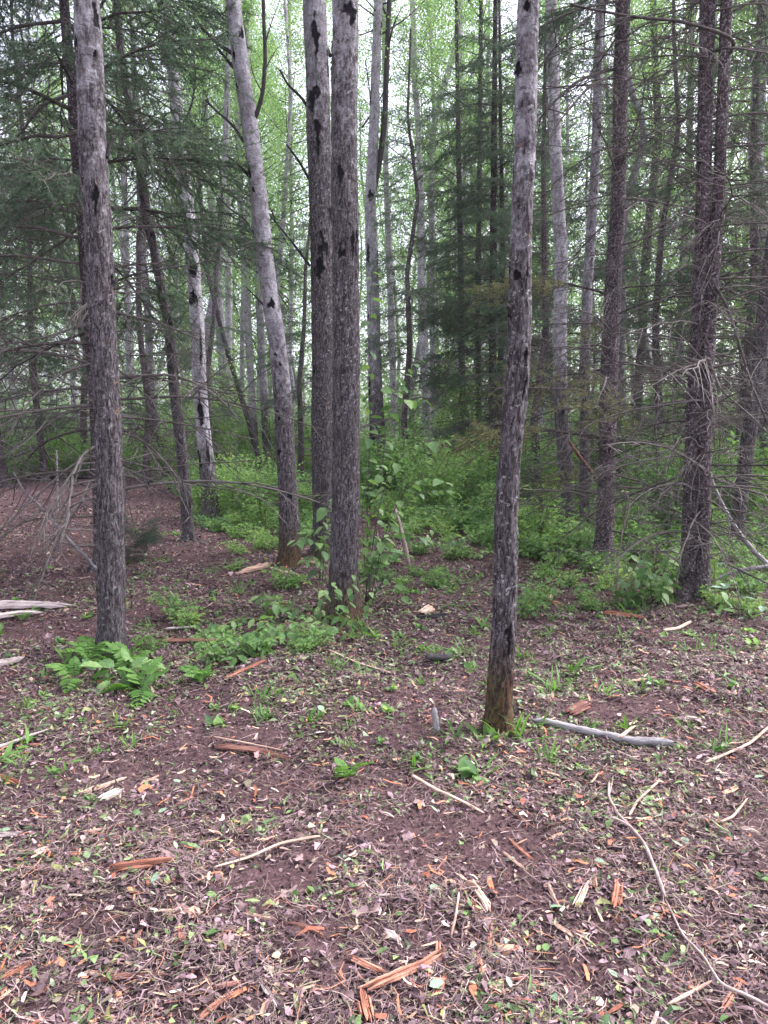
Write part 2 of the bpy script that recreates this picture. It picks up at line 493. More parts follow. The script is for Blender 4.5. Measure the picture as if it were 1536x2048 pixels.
mat_wood('pale_branch', (0.11, 0.08, 0.07), (0.27, 0.20, 0.175), (0.45, 0.37, 0.33))
mat_wood('charred_wood', (0.010, 0.009, 0.009), (0.03, 0.026, 0.026), (0.075, 0.07, 0.068))
mat_leaf('aspen_leaf', [(0.0, (0.075, 0.150, 0.050)), (0.5, (0.135, 0.235, 0.078)), (1.0, (0.23, 0.325, 0.125))], (1.7, 1.72, 1.4), 0.55)
mat_leaf('shrub_leaf', [(0.0, (0.055, 0.115, 0.045)), (0.35, (0.115, 0.215, 0.075)), (0.75, (0.20, 0.325, 0.105)), (1.0, (0.33, 0.43, 0.14))], (1.75, 1.85, 1.25), 0.42, 0.55, 0.4)
mat_leaf('broad_leaf', [(0.0, (0.060, 0.135, 0.045)), (0.5, (0.115, 0.215, 0.070)), (1.0, (0.22, 0.33, 0.12))], (1.6, 1.8, 1.0), 0.3, 0.45, 0.9)
mat_leaf('fern_leaf', [(0.0, (0.055, 0.14, 0.025)), (1.0, (0.14, 0.27, 0.06))], (1.7, 1.8, 1.0), 0.35, 0.55, 0.6)
mat_leaf('pale_leaf', [(0.0, (0.16, 0.27, 0.15)), (1.0, (0.30, 0.42, 0.29))], (1.2, 1.3, 1.0), 0.2, 0.5, 0.9)
mat_leaf('spruce_needle', [(0.0, (0.045, 0.085, 0.052)), (0.6, (0.078, 0.130, 0.080)), (1.0, (0.13, 0.185, 0.105))], (1.5, 1.6, 1.2), 0.4, 0.6, 0.3)
mat_leaf('yellow_needle', [(0.0, (0.12, 0.13, 0.05)), (1.0, (0.26, 0.26, 0.11))], (1.3, 1.4, 1.0), 0.25, 0.6, 0.3)
mat_leaf('far_leaf', [(0.0, (0.085, 0.155, 0.068)), (0.5, (0.15, 0.245, 0.105)), (1.0, (0.24, 0.33, 0.155))], (1.7, 1.75, 1.5), 0.55)
add_veins('broad_leaf'); add_veins('pale_leaf')
mat_litter('litter_bits'); mat_litter('green_bits', 0.55, 0.35)

# ------------------------------------------------------------------ ground
# the edge of the cleared floor, by azimuth: beyond it green undergrowth covers the ground
_edge_px = [(-900, 958), (0, 950), (250, 952), (330, 965), (372, 1020), (420, 1050), (520, 1085), (600, 1065), (660, 1045), (760, 1040), (860, 1060), (960, 1075),
            (1040, 1120), (1130, 1120), (1250, 1135), (1390, 1140), (1536, 1110), (2400, 1080)]
_e = [G(*p) for p in _edge_px]
_eaz = np.array([math.atan2(p[0], p[1]) for p in _e]); _er = np.array([math.hypot(p[0], p[1]) for p in _e])
def edge_r(x, y):
    a = np.arctan2(x, y)
    e = np.interp(a, _eaz, _er)
    return e * (1 + 0.10 * np.reshape(n2(np.ravel(a) * 9.0, np.ravel(a) * 0 + 3.0, 1.0, 7), np.shape(a)) + 0.07 * np.reshape(n2(np.ravel(a) * 31.0, np.ravel(a) * 0 + 1.0, 1.0, 8), np.shape(a)))
_bare_px = [(760, 1560, 120, 35), (1000, 1780, 130, 45), (560, 1760, 120, 40), (1250, 1420, 150, 30), (200, 1840, 110, 40), (1150, 1930, 120, 40), (430, 1500, 190, 50), (560, 1560, 150, 40), (900, 1680, 200, 70), (830, 1860, 110, 60), (700, 1960, 170, 60), (400, 2000, 150, 60), (1400, 1840, 90, 40),
            (120, 1260, 180, 30), (320, 1230, 120, 22), (1060, 1660, 60, 30), (640, 1880, 90, 60)]
_bare = []
for (px, py, a, b) in _bare_px:
    c = G(px, py); e1 = G(px + a, py); e2 = G(px, py - b)
    _bare.append((c[0], c[1], abs(e1[0] - c[0]), abs(e2[1] - c[1])))
def bare(x, y):
    m = np.zeros(np.shape(x))
    w = 0.35 * n2(x, y, 3.2, 9)
    for (cx, cy, a, b) in _bare:
        q = np.sqrt(((x - cx) / a) ** 2 + ((y - cy) / b) ** 2) + w
        m = np.maximum(m, np.clip((1.1 - q) / 0.5, 0, 1))
    return m
def build_ground():
    az = np.concatenate([np.linspace(-180, -44, 40, endpoint=False), np.linspace(-44, 44, 470), np.linspace(44, 180, 40)[1:-1]])
    az = np.radians(az)
    r = np.concatenate([[0.02, 0.4, 0.8], np.geomspace(1.1, 14, 330), np.geomspace(14.3, 60, 70), np.geomspace(64, 240, 14)])
    A, R = np.meshgrid(az, r)
    x = (R * np.sin(A)).ravel(); y = (R * np.cos(A)).ravel()
    z = hfull(x, y)
    na, nr = len(az), len(r)
    i = np.arange(nr - 1)[:, None] * na; j = np.arange(na)[None, :]; j2 = (j + 1) % na
    q = np.stack([i + j, i + na + j, i + na + j2, i + j2], -1).reshape(-1, 4)[:, ::-1]
    er = edge_r(x, y); rr = np.hypot(x, y)
    mb = MB()
    mb.add(np.stack([x, y, z], 1), q, None, green=np.clip((rr - er) / 3.0 + 0.4, 0, 1), lit=1 - 0.7 * bare(x, y))
    o = link('ground', mb.mesh('ground', MATS['forest_soil']))
    o['kind'] = 'structure'; o['label'] = 'reddish brown forest soil of the cleared floor'
build_ground()

# ------------------------------------------------------------------ trunks
def trunk_mesh(path, radii, name, mat, nseg=48, dz=0.012, zvis=8.0, age=(0.0, 1.5, 3.5), moss=0.0, tone=0.5, lichen=1.0, scars=(), furrow=0.009, seed=0.0, flare=0.3, autoscar=0.0):
    """path: points from the ground up (world), radii along it; returns a mesh in coordinates local to the base"""
    path = np.asarray(path, float); base = path[0].copy()
    z0, z1 = path[0, 2], path[-1, 2]
    zz = np.concatenate([np.arange(z0 - 0.12, min(zvis, z1), dz), np.arange(min(zvis, z1), z1 + 0.2, 0.3) if z1 > zvis else [z1]])
    zk = path[:, 2]
    cx = np.interp(zz, zk, path[:, 0]); cy = np.interp(zz, zk, path[:, 1]); R = np.interp(zz, zk, radii)
    w = max(3, int(0.5 / dz)); ker = np.hanning(w + 2)[1:-1]; ker /= ker.sum()
    def sm(a):
        b = np.concatenate([np.full(w, a[0]) + (a[0] - a[1:w + 1])[::-1], a, np.full(w, a[-1])])
        return np.convolve(b, ker, 'same')[w:-w]
    if len(zz) > 2 * w + 4: cx, cy, R = sm(cx), sm(cy), sm(R)
    hh = zz - z0
    R = R * (1 + flare * np.exp(-np.clip(hh, 0, None) / 0.14) + 0.5 * np.exp(-np.clip(hh + 0.02, 0, None) / 0.07))
    th = np.linspace(0, 2 * np.pi, nseg, endpoint=False)
    TH, H = np.meshgrid(th, hh)
    RR = np.repeat(R[:, None], nseg, 1)
    bx = (RR * np.cos(TH)).ravel(); by = (RR * np.sin(TH)).ravel(); hz = H.ravel()
    A = np.clip((age[2] - hz) / max(age[2] - age[1], 1e-3), 0, 1) * (1 - age[0]) + age[0]
    so = seed * 7.3
    low = perlin(np.stack([bx * 5 + so, by * 5, hz * 1.6], 1))
    fur = 1 - 2 * np.abs(perlin(np.stack([bx * 45 + so, by * 45, hz * 5 + so], 1)))
    fin = perlin(np.stack([bx * 70 + so, by * 70, hz * 60], 1))
    disp = RR.ravel() * 0.075 * low + furrow * (fur * (0.25 + 0.75 * A)) + 0.0018 * fin
    # root flare lobes
    disp += RR.ravel() * (flare + 0.3) * 0.4 * np.exp(-np.clip(hz, 0, None) / 0.12) * (np.cos(TH.ravel() * 4 + so) + 0.6 * np.cos(TH.ravel() * 7 + 2 * so))
    sc = np.zeros(len(hz))
    sl = list(scars)
    rs = np.random.default_rng(int(seed * 100) + 5)
    if autoscar > 0:
        for h in np.arange(0.6, zz[-1] - z0, 1.0 / autoscar):
            sl.append((rs.uniform(0, 2 * np.pi), h + rs.uniform(-0.3, 0.3), rs.uniform(0.018, 0.05), rs.uniform(0.03, 0.10), rs.uniform(0, 0.35)))
    wob = perlin(np.stack([bx * 34 + so, by * 34, hz * 16 + 3], 1)); wob2 = perlin(np.stack([bx * 22, by * 22 + so, hz * 11], 1))
    for (t0, h0, w0, hh0, drip) in sl:
        dth = (TH.ravel() - t0 + np.pi) % (2 * np.pi) - np.pi
        u = np.abs(dth * RR.ravel() / w0 + 0.45 * wob2) + 0.35 * wob + 0.15 * fin
        v = (hz - h0) / hh0 + 0.3 * wob
        tri = np.clip((1.0 - u - np.clip(v, 0, None) * 0.9), -1, 1) * 2.2 * (v > -0.35 - 0.3 * u) * (v < 1.1)
        sc = np.maximum(sc, np.clip(tri, 0, 1))
        if drip > 0:
            dv = (h0 - hz) / drip
            d = np.clip(1.0 - u * 1.5 - 0.3 * dv, 0, 1) * 2.0 * (dv > 0) * np.clip((1.0 - dv) * 2, 0, 1)
            sc = np.maximum(sc, np.clip(d, 0, 1))
        bul = np.exp(-(u ** 2) * 0.7 - (v ** 2) * 0.8)
        disp += bul * min(0.010, 0.35 * w0)
    lip = np.clip(sc, 0, 1)
    disp += 0.012 * lip * (1 - lip) * 4 * 0.5 - 0.011 * np.clip(lip - 0.5, 0, 1) * 2
    RD = RR.ravel() + disp
    V = np.stack([np.repeat(cx, nseg) + RD * np.cos(TH.ravel()), np.repeat(cy, nseg) + RD * np.sin(TH.ravel()), np.repeat(zz, nseg)], 1) - base
    n = len(zz)
    i = np.arange(n - 1)[:, None] * nseg; j = np.arange(nseg)[None, :]; j2 = (j + 1) % nseg
    q = np.stack([i + j, i + j2, i + nseg + j2, i + nseg + j], -1).reshape(-1, 4)
    mb = MB()
    ms = np.clip(moss * 0.9 - hz + 0.10 * perlin(np.stack([bx * 16, by * 16, hz * 5], 1)), -0.35, 0.35) / 0.35 * 0.5 + 0.5 if moss > 0 else np.zeros(len(hz))
    mb.add(V, q, None, bc=np.stack([bx + so, by, hz], 1), age=A, scar=sc, moss=ms, tone=np.full(len(hz), tone), lichen=np.full(len(hz), lichen))
    return mb.mesh(name, MATS[mat])

def px_path(pts, H=16.0, top_shrink=0.55, Ytop=None):
    """pixel trace (x, y, width) from base to the top of the frame -> world path and radii, continued to height H"""
    b = G(pts[0][0], pts[0][1])
    P, R = [b], [pts[0][2] / 2 * depth(b) / F_PX]
    for (x, y, w) in pts[1:]:
        p = AT(x, y, b[1]); P.append(p); R.append(w / 2 * depth(p) / F_PX)
    P = np.array(P)
    if P[-1, 2] < H:
        k = min(3, len(P) - 1)
        d = P[-1] - P[-1 - k]; d = d / d[2]
        d[:2] *= 0.7
        nst = 6
        r0 = R[-1]
        for s in np.linspace(0, 1, nst + 1)[1:]:
            P = np.concatenate([P, (P[-1] + d * (H - P[-1, 2]) / (nst * (1 - s) + 1))[None]]) if False else np.concatenate([P, (P[len(pts) - 1] + d * (H - P[len(pts) - 1, 2]) * s)[None]])
            R.append(r0 * (1 - top_shrink * s))
    o = np.argsort(P[:, 2])
    return P[o], np.array(R)[o]

def scar_px(b, path, radii, px, py, w, h, drip=0):
    p = AT(px, py, b[1])
    z = p[2]; cx = np.interp(z, path[:, 2], path[:, 0]); r = np.interp(z, path[:, 2], radii)
    s = np.clip((p[0] - cx) / r, -0.97, 0.97)
    t = -math.acos(s)           # facing the camera (-y side)
    k = depth(p) / F_PX
    return (t % (2 * np.pi), z - b[2], w / 2 * k, h * k, drip * k)

def limb_mesh(pts_world, r0, r1, name, mat, base, k=6, twigs=0, seed=0):
    rs = np.random.default_rng(seed)
    p = smooth_path(pts_world, max(8, len(pts_world) * 5), 3)
    mb = MB()
    rr = np.linspace(r0, r1, len(p))
    tube(mb, p - base, rr, k, wob=0.05)
    L = np.linalg.norm(p[-1] - p[0])
    for i in range(twigs):
        s = rs.uniform(0.25, 1.0); a = p[int(s * (len(p) - 1))]
        t = unit(p[min(int(s * (len(p) - 1)) + 1, len(p) - 1)] - p[max(int(s * (len(p) - 1)) - 1, 0)])
        d = unit(t + rs.normal(size=3) * 0.75 + np.array([0, 0, 0.25]))
        l = L * rs.uniform(0.15, 0.4)
        e = a + d * l; m = (a + e) / 2 + rs.normal(size=3) * l * 0.08
        tube(mb, smooth_path([a, m, e], 6) - base, np.linspace(r0 * 0.4, 0.0015, 6), 4)
    return mb.mesh(name, MATS[mat])

# --- shared crown and branch pieces for the aspens
def make_aspen_crown(seed, H=17.0, h0=5.5, spread=1.6, nbr=46, nl=14000, leaf=0.060):
    rs = np.random.default_rng(seed)
    mbB, mbL = MB(), MB()
    C, D = [], []
    for i in range(nbr):
        f = (i + rs.uniform(0, 1)) / nbr
        h = h0 + (H - h0) * f
        a = rs.uniform(0, 2 * np.pi)
        l = spread * (1.15 - 0.75 * f) * rs.uniform(0.5, 1.15)
        up = rs.uniform(0.35, 1.0)
        e = np.array([math.cos(a) * l, math.sin(a) * l, h + l * up])
        s = np.array([0, 0, h]); m = (s + e) / 2 + np.array([0, 0, -0.08 * l]) + rs.normal(size=3) * 0.06 * l
        p = smooth_path([s, m, e], 8)
        tube(mbB, p, np.linspace(0.022 * (1.2 - f), 0.005, 8), 4)
        k = int(nl / nbr)
        t = np.clip(rs.beta(2.2, 1.3, k), 0, 1)
        q = np.stack([np.interp(t, np.linspace(0, 1, 8), p[:, j]) for j in range(3)], 1)
        nc = 6
        cen = rs.normal(size=(nc, 3)) * 0.30 * l
        q = q + cen[rs.integers(0, nc, k)] * 1.0 + rs.normal(size=(k, 3)) * 0.115
        C.append(q); D.append(rs.normal(size=(k, 3)) + np.array([0, 0, -0.4]))
    C = np.concatenate(C); D = np.concatenate(D)
    leaves(mbL, C, D, rs.normal(size=C.shape) + np.array([0, 0, 0.6]), leaf * rs.uniform(0.7, 1.25, len(C)), leaf * rs.uniform(0.65, 1.0, len(C)), 0.1)
    return mbB.mesh('aspen_branches', MATS['dark_branch']), mbL.mesh('aspen_crown', MATS['aspen_leaf'], smooth=False)
ASPEN_CROWNS = [make_aspen_crown(100 + i, 17, [4.0, 5.0, 3.0, 5.5, 2.4][i], [2.0, 1.8, 2.2, 1.8, 1.9][i], [50, 42, 54, 40, 52][i]) for i in range(5)]

NEAR_CROWNS = [make_aspen_crown(150 + i, 17, 9.5, 1.9, 40, 9000) for i in range(2)]
# --- spruce branch pieces: dead, and live with needles
def make_spruce_bough(seed, needles=True, dense=1.0, needle=0.022, nwid=0.0035, bare_to=0.25, L=1.0, ntw=30, droop=0.25, r0=0.011):
    """a bough of length 1 along +X, drooping to -Z"""
    rs = np.random.default_rng(seed)
    mbW, mbN = MB(), MB()
    sx = np.linspace(0, 1, 10)
    side = rs.normal() * 0.06
    zc = 0.10 * np.sin(sx * 2.2) * rs.uniform(0.2, 1.2) - droop * sx ** 1.8 + 0.06 * rs.uniform(0, 1) * sx ** 4
    main = np.stack([sx, side * sx ** 2 + 0.012 * np.cumsum(rs.normal(size=10)), zc], 1)
    tube(mbW, main, np.linspace(r0, 0.0022, 10), 5)
    NC, ND, NX = [], [], []
    def needl(p0, p1, t0=0.0):
        l = np.linalg.norm(p1 - p0)
        k = int(l * (1 - t0) / needle * 7 * dense)
        if k < 1: return
        t = rs.uniform(t0, 1, k)[:, None]
        c = p0 + (p1 - p0) * t
        ax = unit(p1 - p0)
        rd = rs.normal(size=(k, 3)); rd -= (rd @ ax)[:, None] * ax
        rd /= np.linalg.norm(rd, axis=1)[:, None]
        NC.append(c); ND.append(ax * 0.75 + rd)
    for i in range(ntw):
        s = 0.12 + 0.86 * (i + rs.uniform(0, 1)) / ntw
        a = np.array([np.interp(s, sx, main[:, j]) for j in range(3)])
        sg = 1 if i % 2 else -1
        l = (0.16 + 0.30 * math.sin(min(1, s * 1.25) * math.pi) ** 0.8) * rs.uniform(0.55, 1.15) * (1.0 if s < 0.8 else 0.8)
        ang = rs.uniform(0.6, 1.1)
        d = np.array([math.cos(ang), sg * math.sin(ang), rs.uniform(-0.55, 0.12)])
        e = a + unit(d) * l + np.array([0, 0, -0.25 * l * rs.uniform(0, 1)])
        m = (a + e) / 2 + np.array([0, 0, 0.05 * l]) + rs.normal(size=3) * 0.03 * l
        p = smooth_path([a, m, e], 5, 1)
        tube(mbW, p, np.linspace(0.0034, 0.0014, 5), 3)
        if needles and s > bare_to:
            needl(p[0], p[2], 0.1); needl(p[2], p[4])
        nst = rs.integers(3, 6) if needles else rs.integers(1, 4)
        for j in range(nst):
            t = rs.uniform(0.25, 0.95); b = np.array([np.interp(t, np.linspace(0, 1, 5), p[:, q]) for q in range(3)])
            l2 = l * rs.uniform(0.2, 0.5)
            d2 = unit(unit(e - a) + rs.normal(size=3) * 0.6 + np.array([0, 0, -0.25]))
            e2 = b + d2 * l2
            tube(mbW, np.array([b, (b + e2) / 2 + rs.normal(size=3) * 0.02 * l2, e2]), [0.0021, 0.0016, 0.0010], 3)
            if needles and s > bare_to: needl(b, e2)
    if needles:
        needl(main[6], main[9])
        C = np.concatenate(NC); D = np.concatenate(ND)
        d, s_, n_ = basis(D, rs.normal(size=D.shape))
        k = len(C); ln = needle * rs.uniform(0.7, 1.3, k)[:, None]
        V = np.stack([C - s_ * nwid / 2, C + s_ * nwid / 2, C + d * ln], 1).reshape(-1, 3)
        i3 = np.arange(k) * 3
        mbN.add(V, None, np.stack([i3, i3 + 1, i3 + 2], 1), rnd=np.repeat(rs.random(k), 3))
    return mbW, mbN
DEAD = [make_spruce_bough(200 + i, False, ntw=[11, 15, 9, 13, 8, 16][i], droop=[0.22, 0.32, 0.05, 0.42, 0.2, 0.28][i], r0=0.0075)[0].mesh('dead_branch', MATS['dead_twig']) for i in range(6)]
DEADP = []
for i in range(6):
    m2 = DEAD[i].copy(); m2.materials.clear(); m2.materials.append(MATS['pale_twig']); DEADP.append(m2)
LIVE = []
for i in range(5):
    w, nn = make_spruce_bough(300 + i, True, 0.75, 0.022, 0.0042, [0.15, 0.35, 0.25, 0.45, 0.1][i], ntw=[32, 30, 36, 28, 34][i], droop=[0.2, 0.3, 0.38, 0.28, 0.15][i])
    LIVE.append((w.mesh('live_branch', MATS['dead_twig']), nn.mesh('needles', MATS['spruce_needle'], smooth=False)))
yellow_needles = LIVE[1][1].copy(); yellow_needles.materials.clear(); yellow_needles.materials.append(MATS['yellow_needle'])

def spruce_crown(seed, H, h0, rmax, nb, mat='spruce_needle'):
    """whole crowns for the spruces further back: wood and needles each one mesh"""
    rs = np.random.default_rng(seed)
    kits = [make_spruce_bough(400 + seed * 10 + i, True, 0.42, 0.055, 0.011, [0.1, 0.3, 0.4][i], ntw=20, droop=[0.25, 0.35, 0.3][i], r0=0.010) for i in range(3)]
    W, Nn = MB(), MB()
    for i in range(nb):
        f = (i + rs.uniform(0, 1)) / nb
        h = h0 + (H - h0) * f
        l = rmax * (1 - 0.85 * f) * rs.uniform(0.6, 1.1) + 0.15
        a = rs.uniform(0, 2 * np.pi); ca, sa = math.cos(a), math.sin(a)
        M = np.array([[ca, -sa, 0], [sa, ca, 0], [0, 0, 1.0]]) * l
        w, nn = kits[rs.integers(0, 3)]
        live = rs.random() < np.clip(0.35 + (h - 2.0) * 0.2, 0.25, 1.0)
        for src, dst, on in ((w, W, True), (nn, Nn, live)):
            if not on: continue
            o = 0
            V = np.concatenate(src.v) @ M.T + np.array([0, 0, h])
            dst.add(V, np.concatenate(src.q) if src.q else None, np.concatenate(src.t) if src.t else None, **({'rnd': np.concatenate(src.a['rnd'])} if 'rnd' in src.a else {}))
    return W.mesh('branches', MATS['dead_twig']), Nn.mesh('crown', MATS[mat], smooth=False)

# ------------------------------------------------------------------ catalogue of trees seen in the photograph
NEAR = {}
def near_aspen(key, label, pts, scars=(), limbs=(), group=None, H=16.0, nseg=64, dz=0.012, crown=None, mat='aspen_bark', limb_mat='dark_branch', auto=0.3, name='aspen_tree', cat='tree', **kw):
    path, radii = px_path(pts, H)
    b = path[0].copy()
    t = thing(name, label, cat, b, group)
    zvis = AT(768, -60, b[1])[2]
    sc = [scar_px(b, path, radii, *s) for s in scars]
    me = trunk_mesh(path, radii, 'trunk', mat, nseg, dz, zvis, scars=sc, seed=len(NEAR) + 1.3, autoscar=auto, **kw)
    link('trunk', me, t)
    for li, (lp, w0, w1) in enumerate(limbs):
        rs = np.random.default_rng(li + len(NEAR) * 20)
        Y = b[1]; n = len(lp)
        dy = rs.uniform(-0.2, 0.2)
        P = [AT(x, y, Y + dy * (i / max(1, n - 1))) for i, (x, y) in enumerate(lp)]
        k = depth(P[0]) / F_PX
        link('branch', limb_mesh(np.array(P), w0 / 2 * k, w1 / 2 * k, 'branch', limb_mat, b, 6, 4 if n > 2 else 2, li + 7), t)
    if crown is not None:
        B, C = NEAR_CROWNS[crown % 2]
        ztop = path[-1, 2]
        off = np.array([path[-1, 0], path[-1, 1], 0]) - b
        sc_ = 0.85
        x7 = np.interp(12.0, path[:, 2], path[:, 0]) - b[0]
        link('crown_branches', B, t, (x7, 0, ztop - 17 * sc_ - b[2] + 0.2), (0, 0, crown * 1.1), (sc_, sc_, sc_))
        link('crown', C, t, (x7, 0, ztop - 17 * sc_ - b[2] + 0.2), (0, 0, crown * 1.1), (sc_, sc_, sc_))
    NEAR[key] = (t, b, path, radii)
    return t

near_aspen('T1', 'straight aspen trunk with streaked bark, ferns growing round its base', [(222, 1308, 50), (224, 1220, 50), (222, 1030, 48), (215, 820, 48), (204, 628, 50), (198, 500, 51), (186, 300, 50), (179, 130, 50), (173, 0, 47), (166, -80, 46)],
           scars=[(200, 395, 16, 30, 55), (195, 35, 14, 60, 30), (160, 90, 16, 25, 20), (196, 118, 8, 14, 10), (232, 560, 10, 20, 20), (190, 690, 8, 20, 25)],
           limbs=[([(213, 315), (219, 295), (226, 272)], 9, 4), ([(227, 578), (230, 568), (233, 555)], 9, 3)], crown=0, age=(0.30, 1.8, 4.8), tone=0.41, lichen=0.7, auto=0.3, flare=0.12, dz=0.01)
near_aspen('T2', 'slender curving aspen with brown mossy foot, nearest tree, beside the grey log', [(996, 1462, 47), (998, 1400, 47), (1002, 1340, 47), (1009, 1240, 43), (1011, 1120, 43), (1012, 1020, 42), (1020, 890, 42), (1033, 790, 42), (1040, 680, 41), (1040, 560, 40), (1041, 500, 40), (1045, 390, 40), (1051, 300, 40), (1052, 200, 40), (1054, 100, 40), (1057, 0, 38), (1061, -80, 37)],
           scars=[(1030, 555, 16, 18, 12), (1046, 706, 14, 16, 22), (1016, 625, 10, 26, 14), (1036, 145, 22, 14, 20), (1050, 25, 12, 14, 10), (1050, 550, 10, 20, 10), (1046, 760, 9, 50, 60)],
           limbs=[([(1024, 628), (1019, 618), (1016, 610)], 12, 8), ([(1068, 150), (1090, 120), (1130, 70), (1180, 40)], 5, 2)], crown=1, age=(0.40, 1.2, 3.2), moss=0.46, tone=0.41, lichen=1.0, auto=0.25, flare=0.10, dz=0.008)
near_aspen('T3', 'thick dark central aspen speckled with lichen, broad green leaves at its foot', [(687, 1232, 60), (687, 1180, 55), (688, 1130, 54), (692, 1000, 53), (692, 900, 52), (693, 700, 51), (692, 500, 50), (689, 400, 51), (687, 300, 50), (687, 200, 50), (690, 100, 50), (690, 0, 50), (690, -80, 48)],
           scars=[(705, 480, 12, 24, 60), (684, 510, 18, 20, 10), (683, 350, 16, 18, 30), (664, 118, 12, 24, 60), (712, 470, 10, 20, 60), (700, 30, 30, 20, 40)],
           limbs=[([(706, 455), (714, 438), (718, 425)], 8, 4)], crown=2, age=(0.36, 2.4, 4.8), moss=0.26, tone=0.40, lichen=1.0, auto=0.2, flare=0.14, dz=0.011)
near_aspen('T4', 'ridged aspen trunk standing close behind the thick central one', [(652, 1112, 52), (650, 1030, 48), (648, 900, 47), (647, 700, 46), (646, 560, 46), (643, 450, 46), (640, 350, 46), (637, 250, 46), (635, 150, 46), (631, 60, 46), (629, 0, 44), (625, -80, 42)],
           scars=[(632, 70, 20, 30, 80), (635, 190, 20, 16, 24), (637, 260, 18, 22, 70), (648, 500, 22, 40, 10), (641, 545, 20, 26, 20), (627, 210, 22, 30, 30), (629, 740, 8, 16, 20), (655, 130, 8, 40, 40)],
           limbs=[([(617, 218), (604, 196), (575, 169), (560, 140)], 7, 4), ([(620, 362), (600, 325), (573, 289)], 6, 4), ([(620, 532), (585, 485), (539, 430)], 6, 3), ([(632, 62), (624, 36), (616, 0), (606, -50)], 13, 10), ([(661, 112), (650, 90), (638, 60)], 8, 5)],
           crown=3, age=(0.28, 3.6, 6.0), tone=0.46, lichen=0.9, auto=0.3, moss=0.15, flare=0.12)
near_aspen('T5', 'smooth pale leaning aspen with black branch scars and an orange-brown foot', [(579, 1132, 40), (579, 1070, 38), (575, 960, 36), (571, 900, 35), (564, 780, 35), (554, 680, 34), (541, 600, 33), (528, 500, 34), (524, 450, 33), (513, 350, 31), (500, 250, 33), (487, 170, 33), (478, 100, 32), (471, 50, 30), (467, 0, 28), (458, -80, 27)],
           scars=[(545, 612, 17, 16, 4), (556, 820, 8, 10, 8), (562, 838, 8, 8, 4), (561, 905, 10, 16, 4), (485, 72, 14, 20, 12), (477, 178, 8, 10, 0), (503, 352, 10, 20, 10), (510, 385, 12, 8, 4), (471, 118, 8, 20, 12), (582, 990, 10, 10, 0), (554, 710, 8, 8, 0), (563, 730, 7, 6, 0)],
           limbs=[([(468, 110), (453, 99), (432, 86), (406, 57), (380, 29)], 9, 4), ([(467, 136), (448, 112), (430, 91)], 7, 4), ([(487, 283), (466, 250), (432, 221), (411, 200)], 7, 4), ([(499, 353), (479, 331), (458, 315)], 6, 3),
                  ([(509, 468), (489, 437), (458, 417), (430, 385)], 5, 2), ([(499, 262), (512, 232), (526, 188), (531, 117), (528, 52), (526, -40)], 9, 7), ([(530, 528), (505, 490), (480, 462)], 4, 2), ([(527, 610), (508, 590), (492, 574)], 5, 2)],
           crown=4, age=(-0.1, 1.0, 3.3), moss=0.40, tone=0.49, lichen=0.5, auto=0.5, flare=0.06)
near_aspen('T9', 'thin dark leaning tree at the edge of the green undergrowth', [(377, 1082, 22), (372, 1000, 21), (363, 900, 20), (347, 760, 19), (338, 650, 18), (327, 600, 17), (309, 500, 17), (295, 450, 17), (289, 390, 16), (276, 300, 15), (257, 200, 14), (241, 100, 13), (234, 0, 12), (228, -80, 12)],
           scars=[(282, 390, 9, 14, 10), (341, 640, 12, 20, 30)], crown=0, age=(0.9, 8, 9), tone=0.42, lichen=0.7, nseg=36, dz=0.02, H=13)
near_aspen('T10', 'pale poplar streaked with tall black scars behind the thin leaning tree', [(424, 1047, 36), (418, 960, 31), (409, 880, 27), (399, 760, 26), (396, 660, 26), (388, 560, 26), (382, 480, 27), (373, 400, 26), (362, 300, 26), (354, 220, 25), (344, 120, 23), (338, 60, 22), (335, 0, 22), (330, -80, 21)],
           scars=[(390, 600, 26, 20, 10), (404, 690, 7, 60, 70), (384, 700, 8, 50, 60), (404, 820, 14, 40, 40), (402, 920, 18, 30, 30), (418, 900, 8, 40, 40), (397, 900, 10, 60, 60), (372, 440, 14, 30, 10), (366, 385, 10, 16, 10), (338, 118, 12, 14, 8), (345, 100, 10, 14, 8), (384, 460, 8, 20, 12), (388, 540, 20, 30, 20)],
           limbs=[([(365, 395), (352, 340), (345, 285)], 4, 2), ([(372, 240), (385, 205), (392, 150), (386, 100)], 5, 3), ([(388, 520), (400, 470), (396, 430)], 4, 2)], crown=1, age=(0.05, 0.6, 1.6), tone=0.56, lichen=0.4, nseg=40, dz=0.018)
near_aspen('T11', 'forked aspen just right of the thick central trunk, sapling leaves in front', [(757, 988, 34), (755, 880, 31), (750, 760, 27), (746, 600, 25), (743, 500, 24), (741, 400, 22), (748, 250, 19), (752, 120, 18), (757, 0, 17), (760, -80, 17)],
           scars=[(736, 510, 12, 30, 30), (756, 520, 10, 30, 30), (740, 770, 10, 30, 40), (742, 390, 18, 12, 20), (745, 880, 16, 40, 30)],
           limbs=[([(741, 420), (750, 365), (760, 320), (770, 240), (774, 120), (780, -40)], 14, 10), ([(724, 255), (745, 225), (762, 195), (784, 150)], 4, 2), ([(744, 240), (738, 170), (730, 120)], 4, 2)], crown=2, age=(0.2, 1.5, 3.2), tone=0.52, lichen=0.5, nseg=36, dz=0.02)
near_aspen('T8', 'dark rough-barked trunk leaning out of the frame at the right edge', [(1466, 1112, 24), (1481, 1000, 25), (1496, 880, 27), (1512, 760, 29), (1528, 640, 29), (1543, 520, 28), (1590, 150, 26), (1615, -50, 25)],
           scars=[(1490, 835, 10, 20, 20)], limbs=[([(1506, 800), (1490, 770), (1478, 700), (1470, 640)], 5, 2), ([(1496, 880), (1518, 862), (1540, 840)], 6, 3)], crown=3, age=(0.9, 8, 9), tone=0.40, lichen=0.5, nseg=40, dz=0.018, H=14)
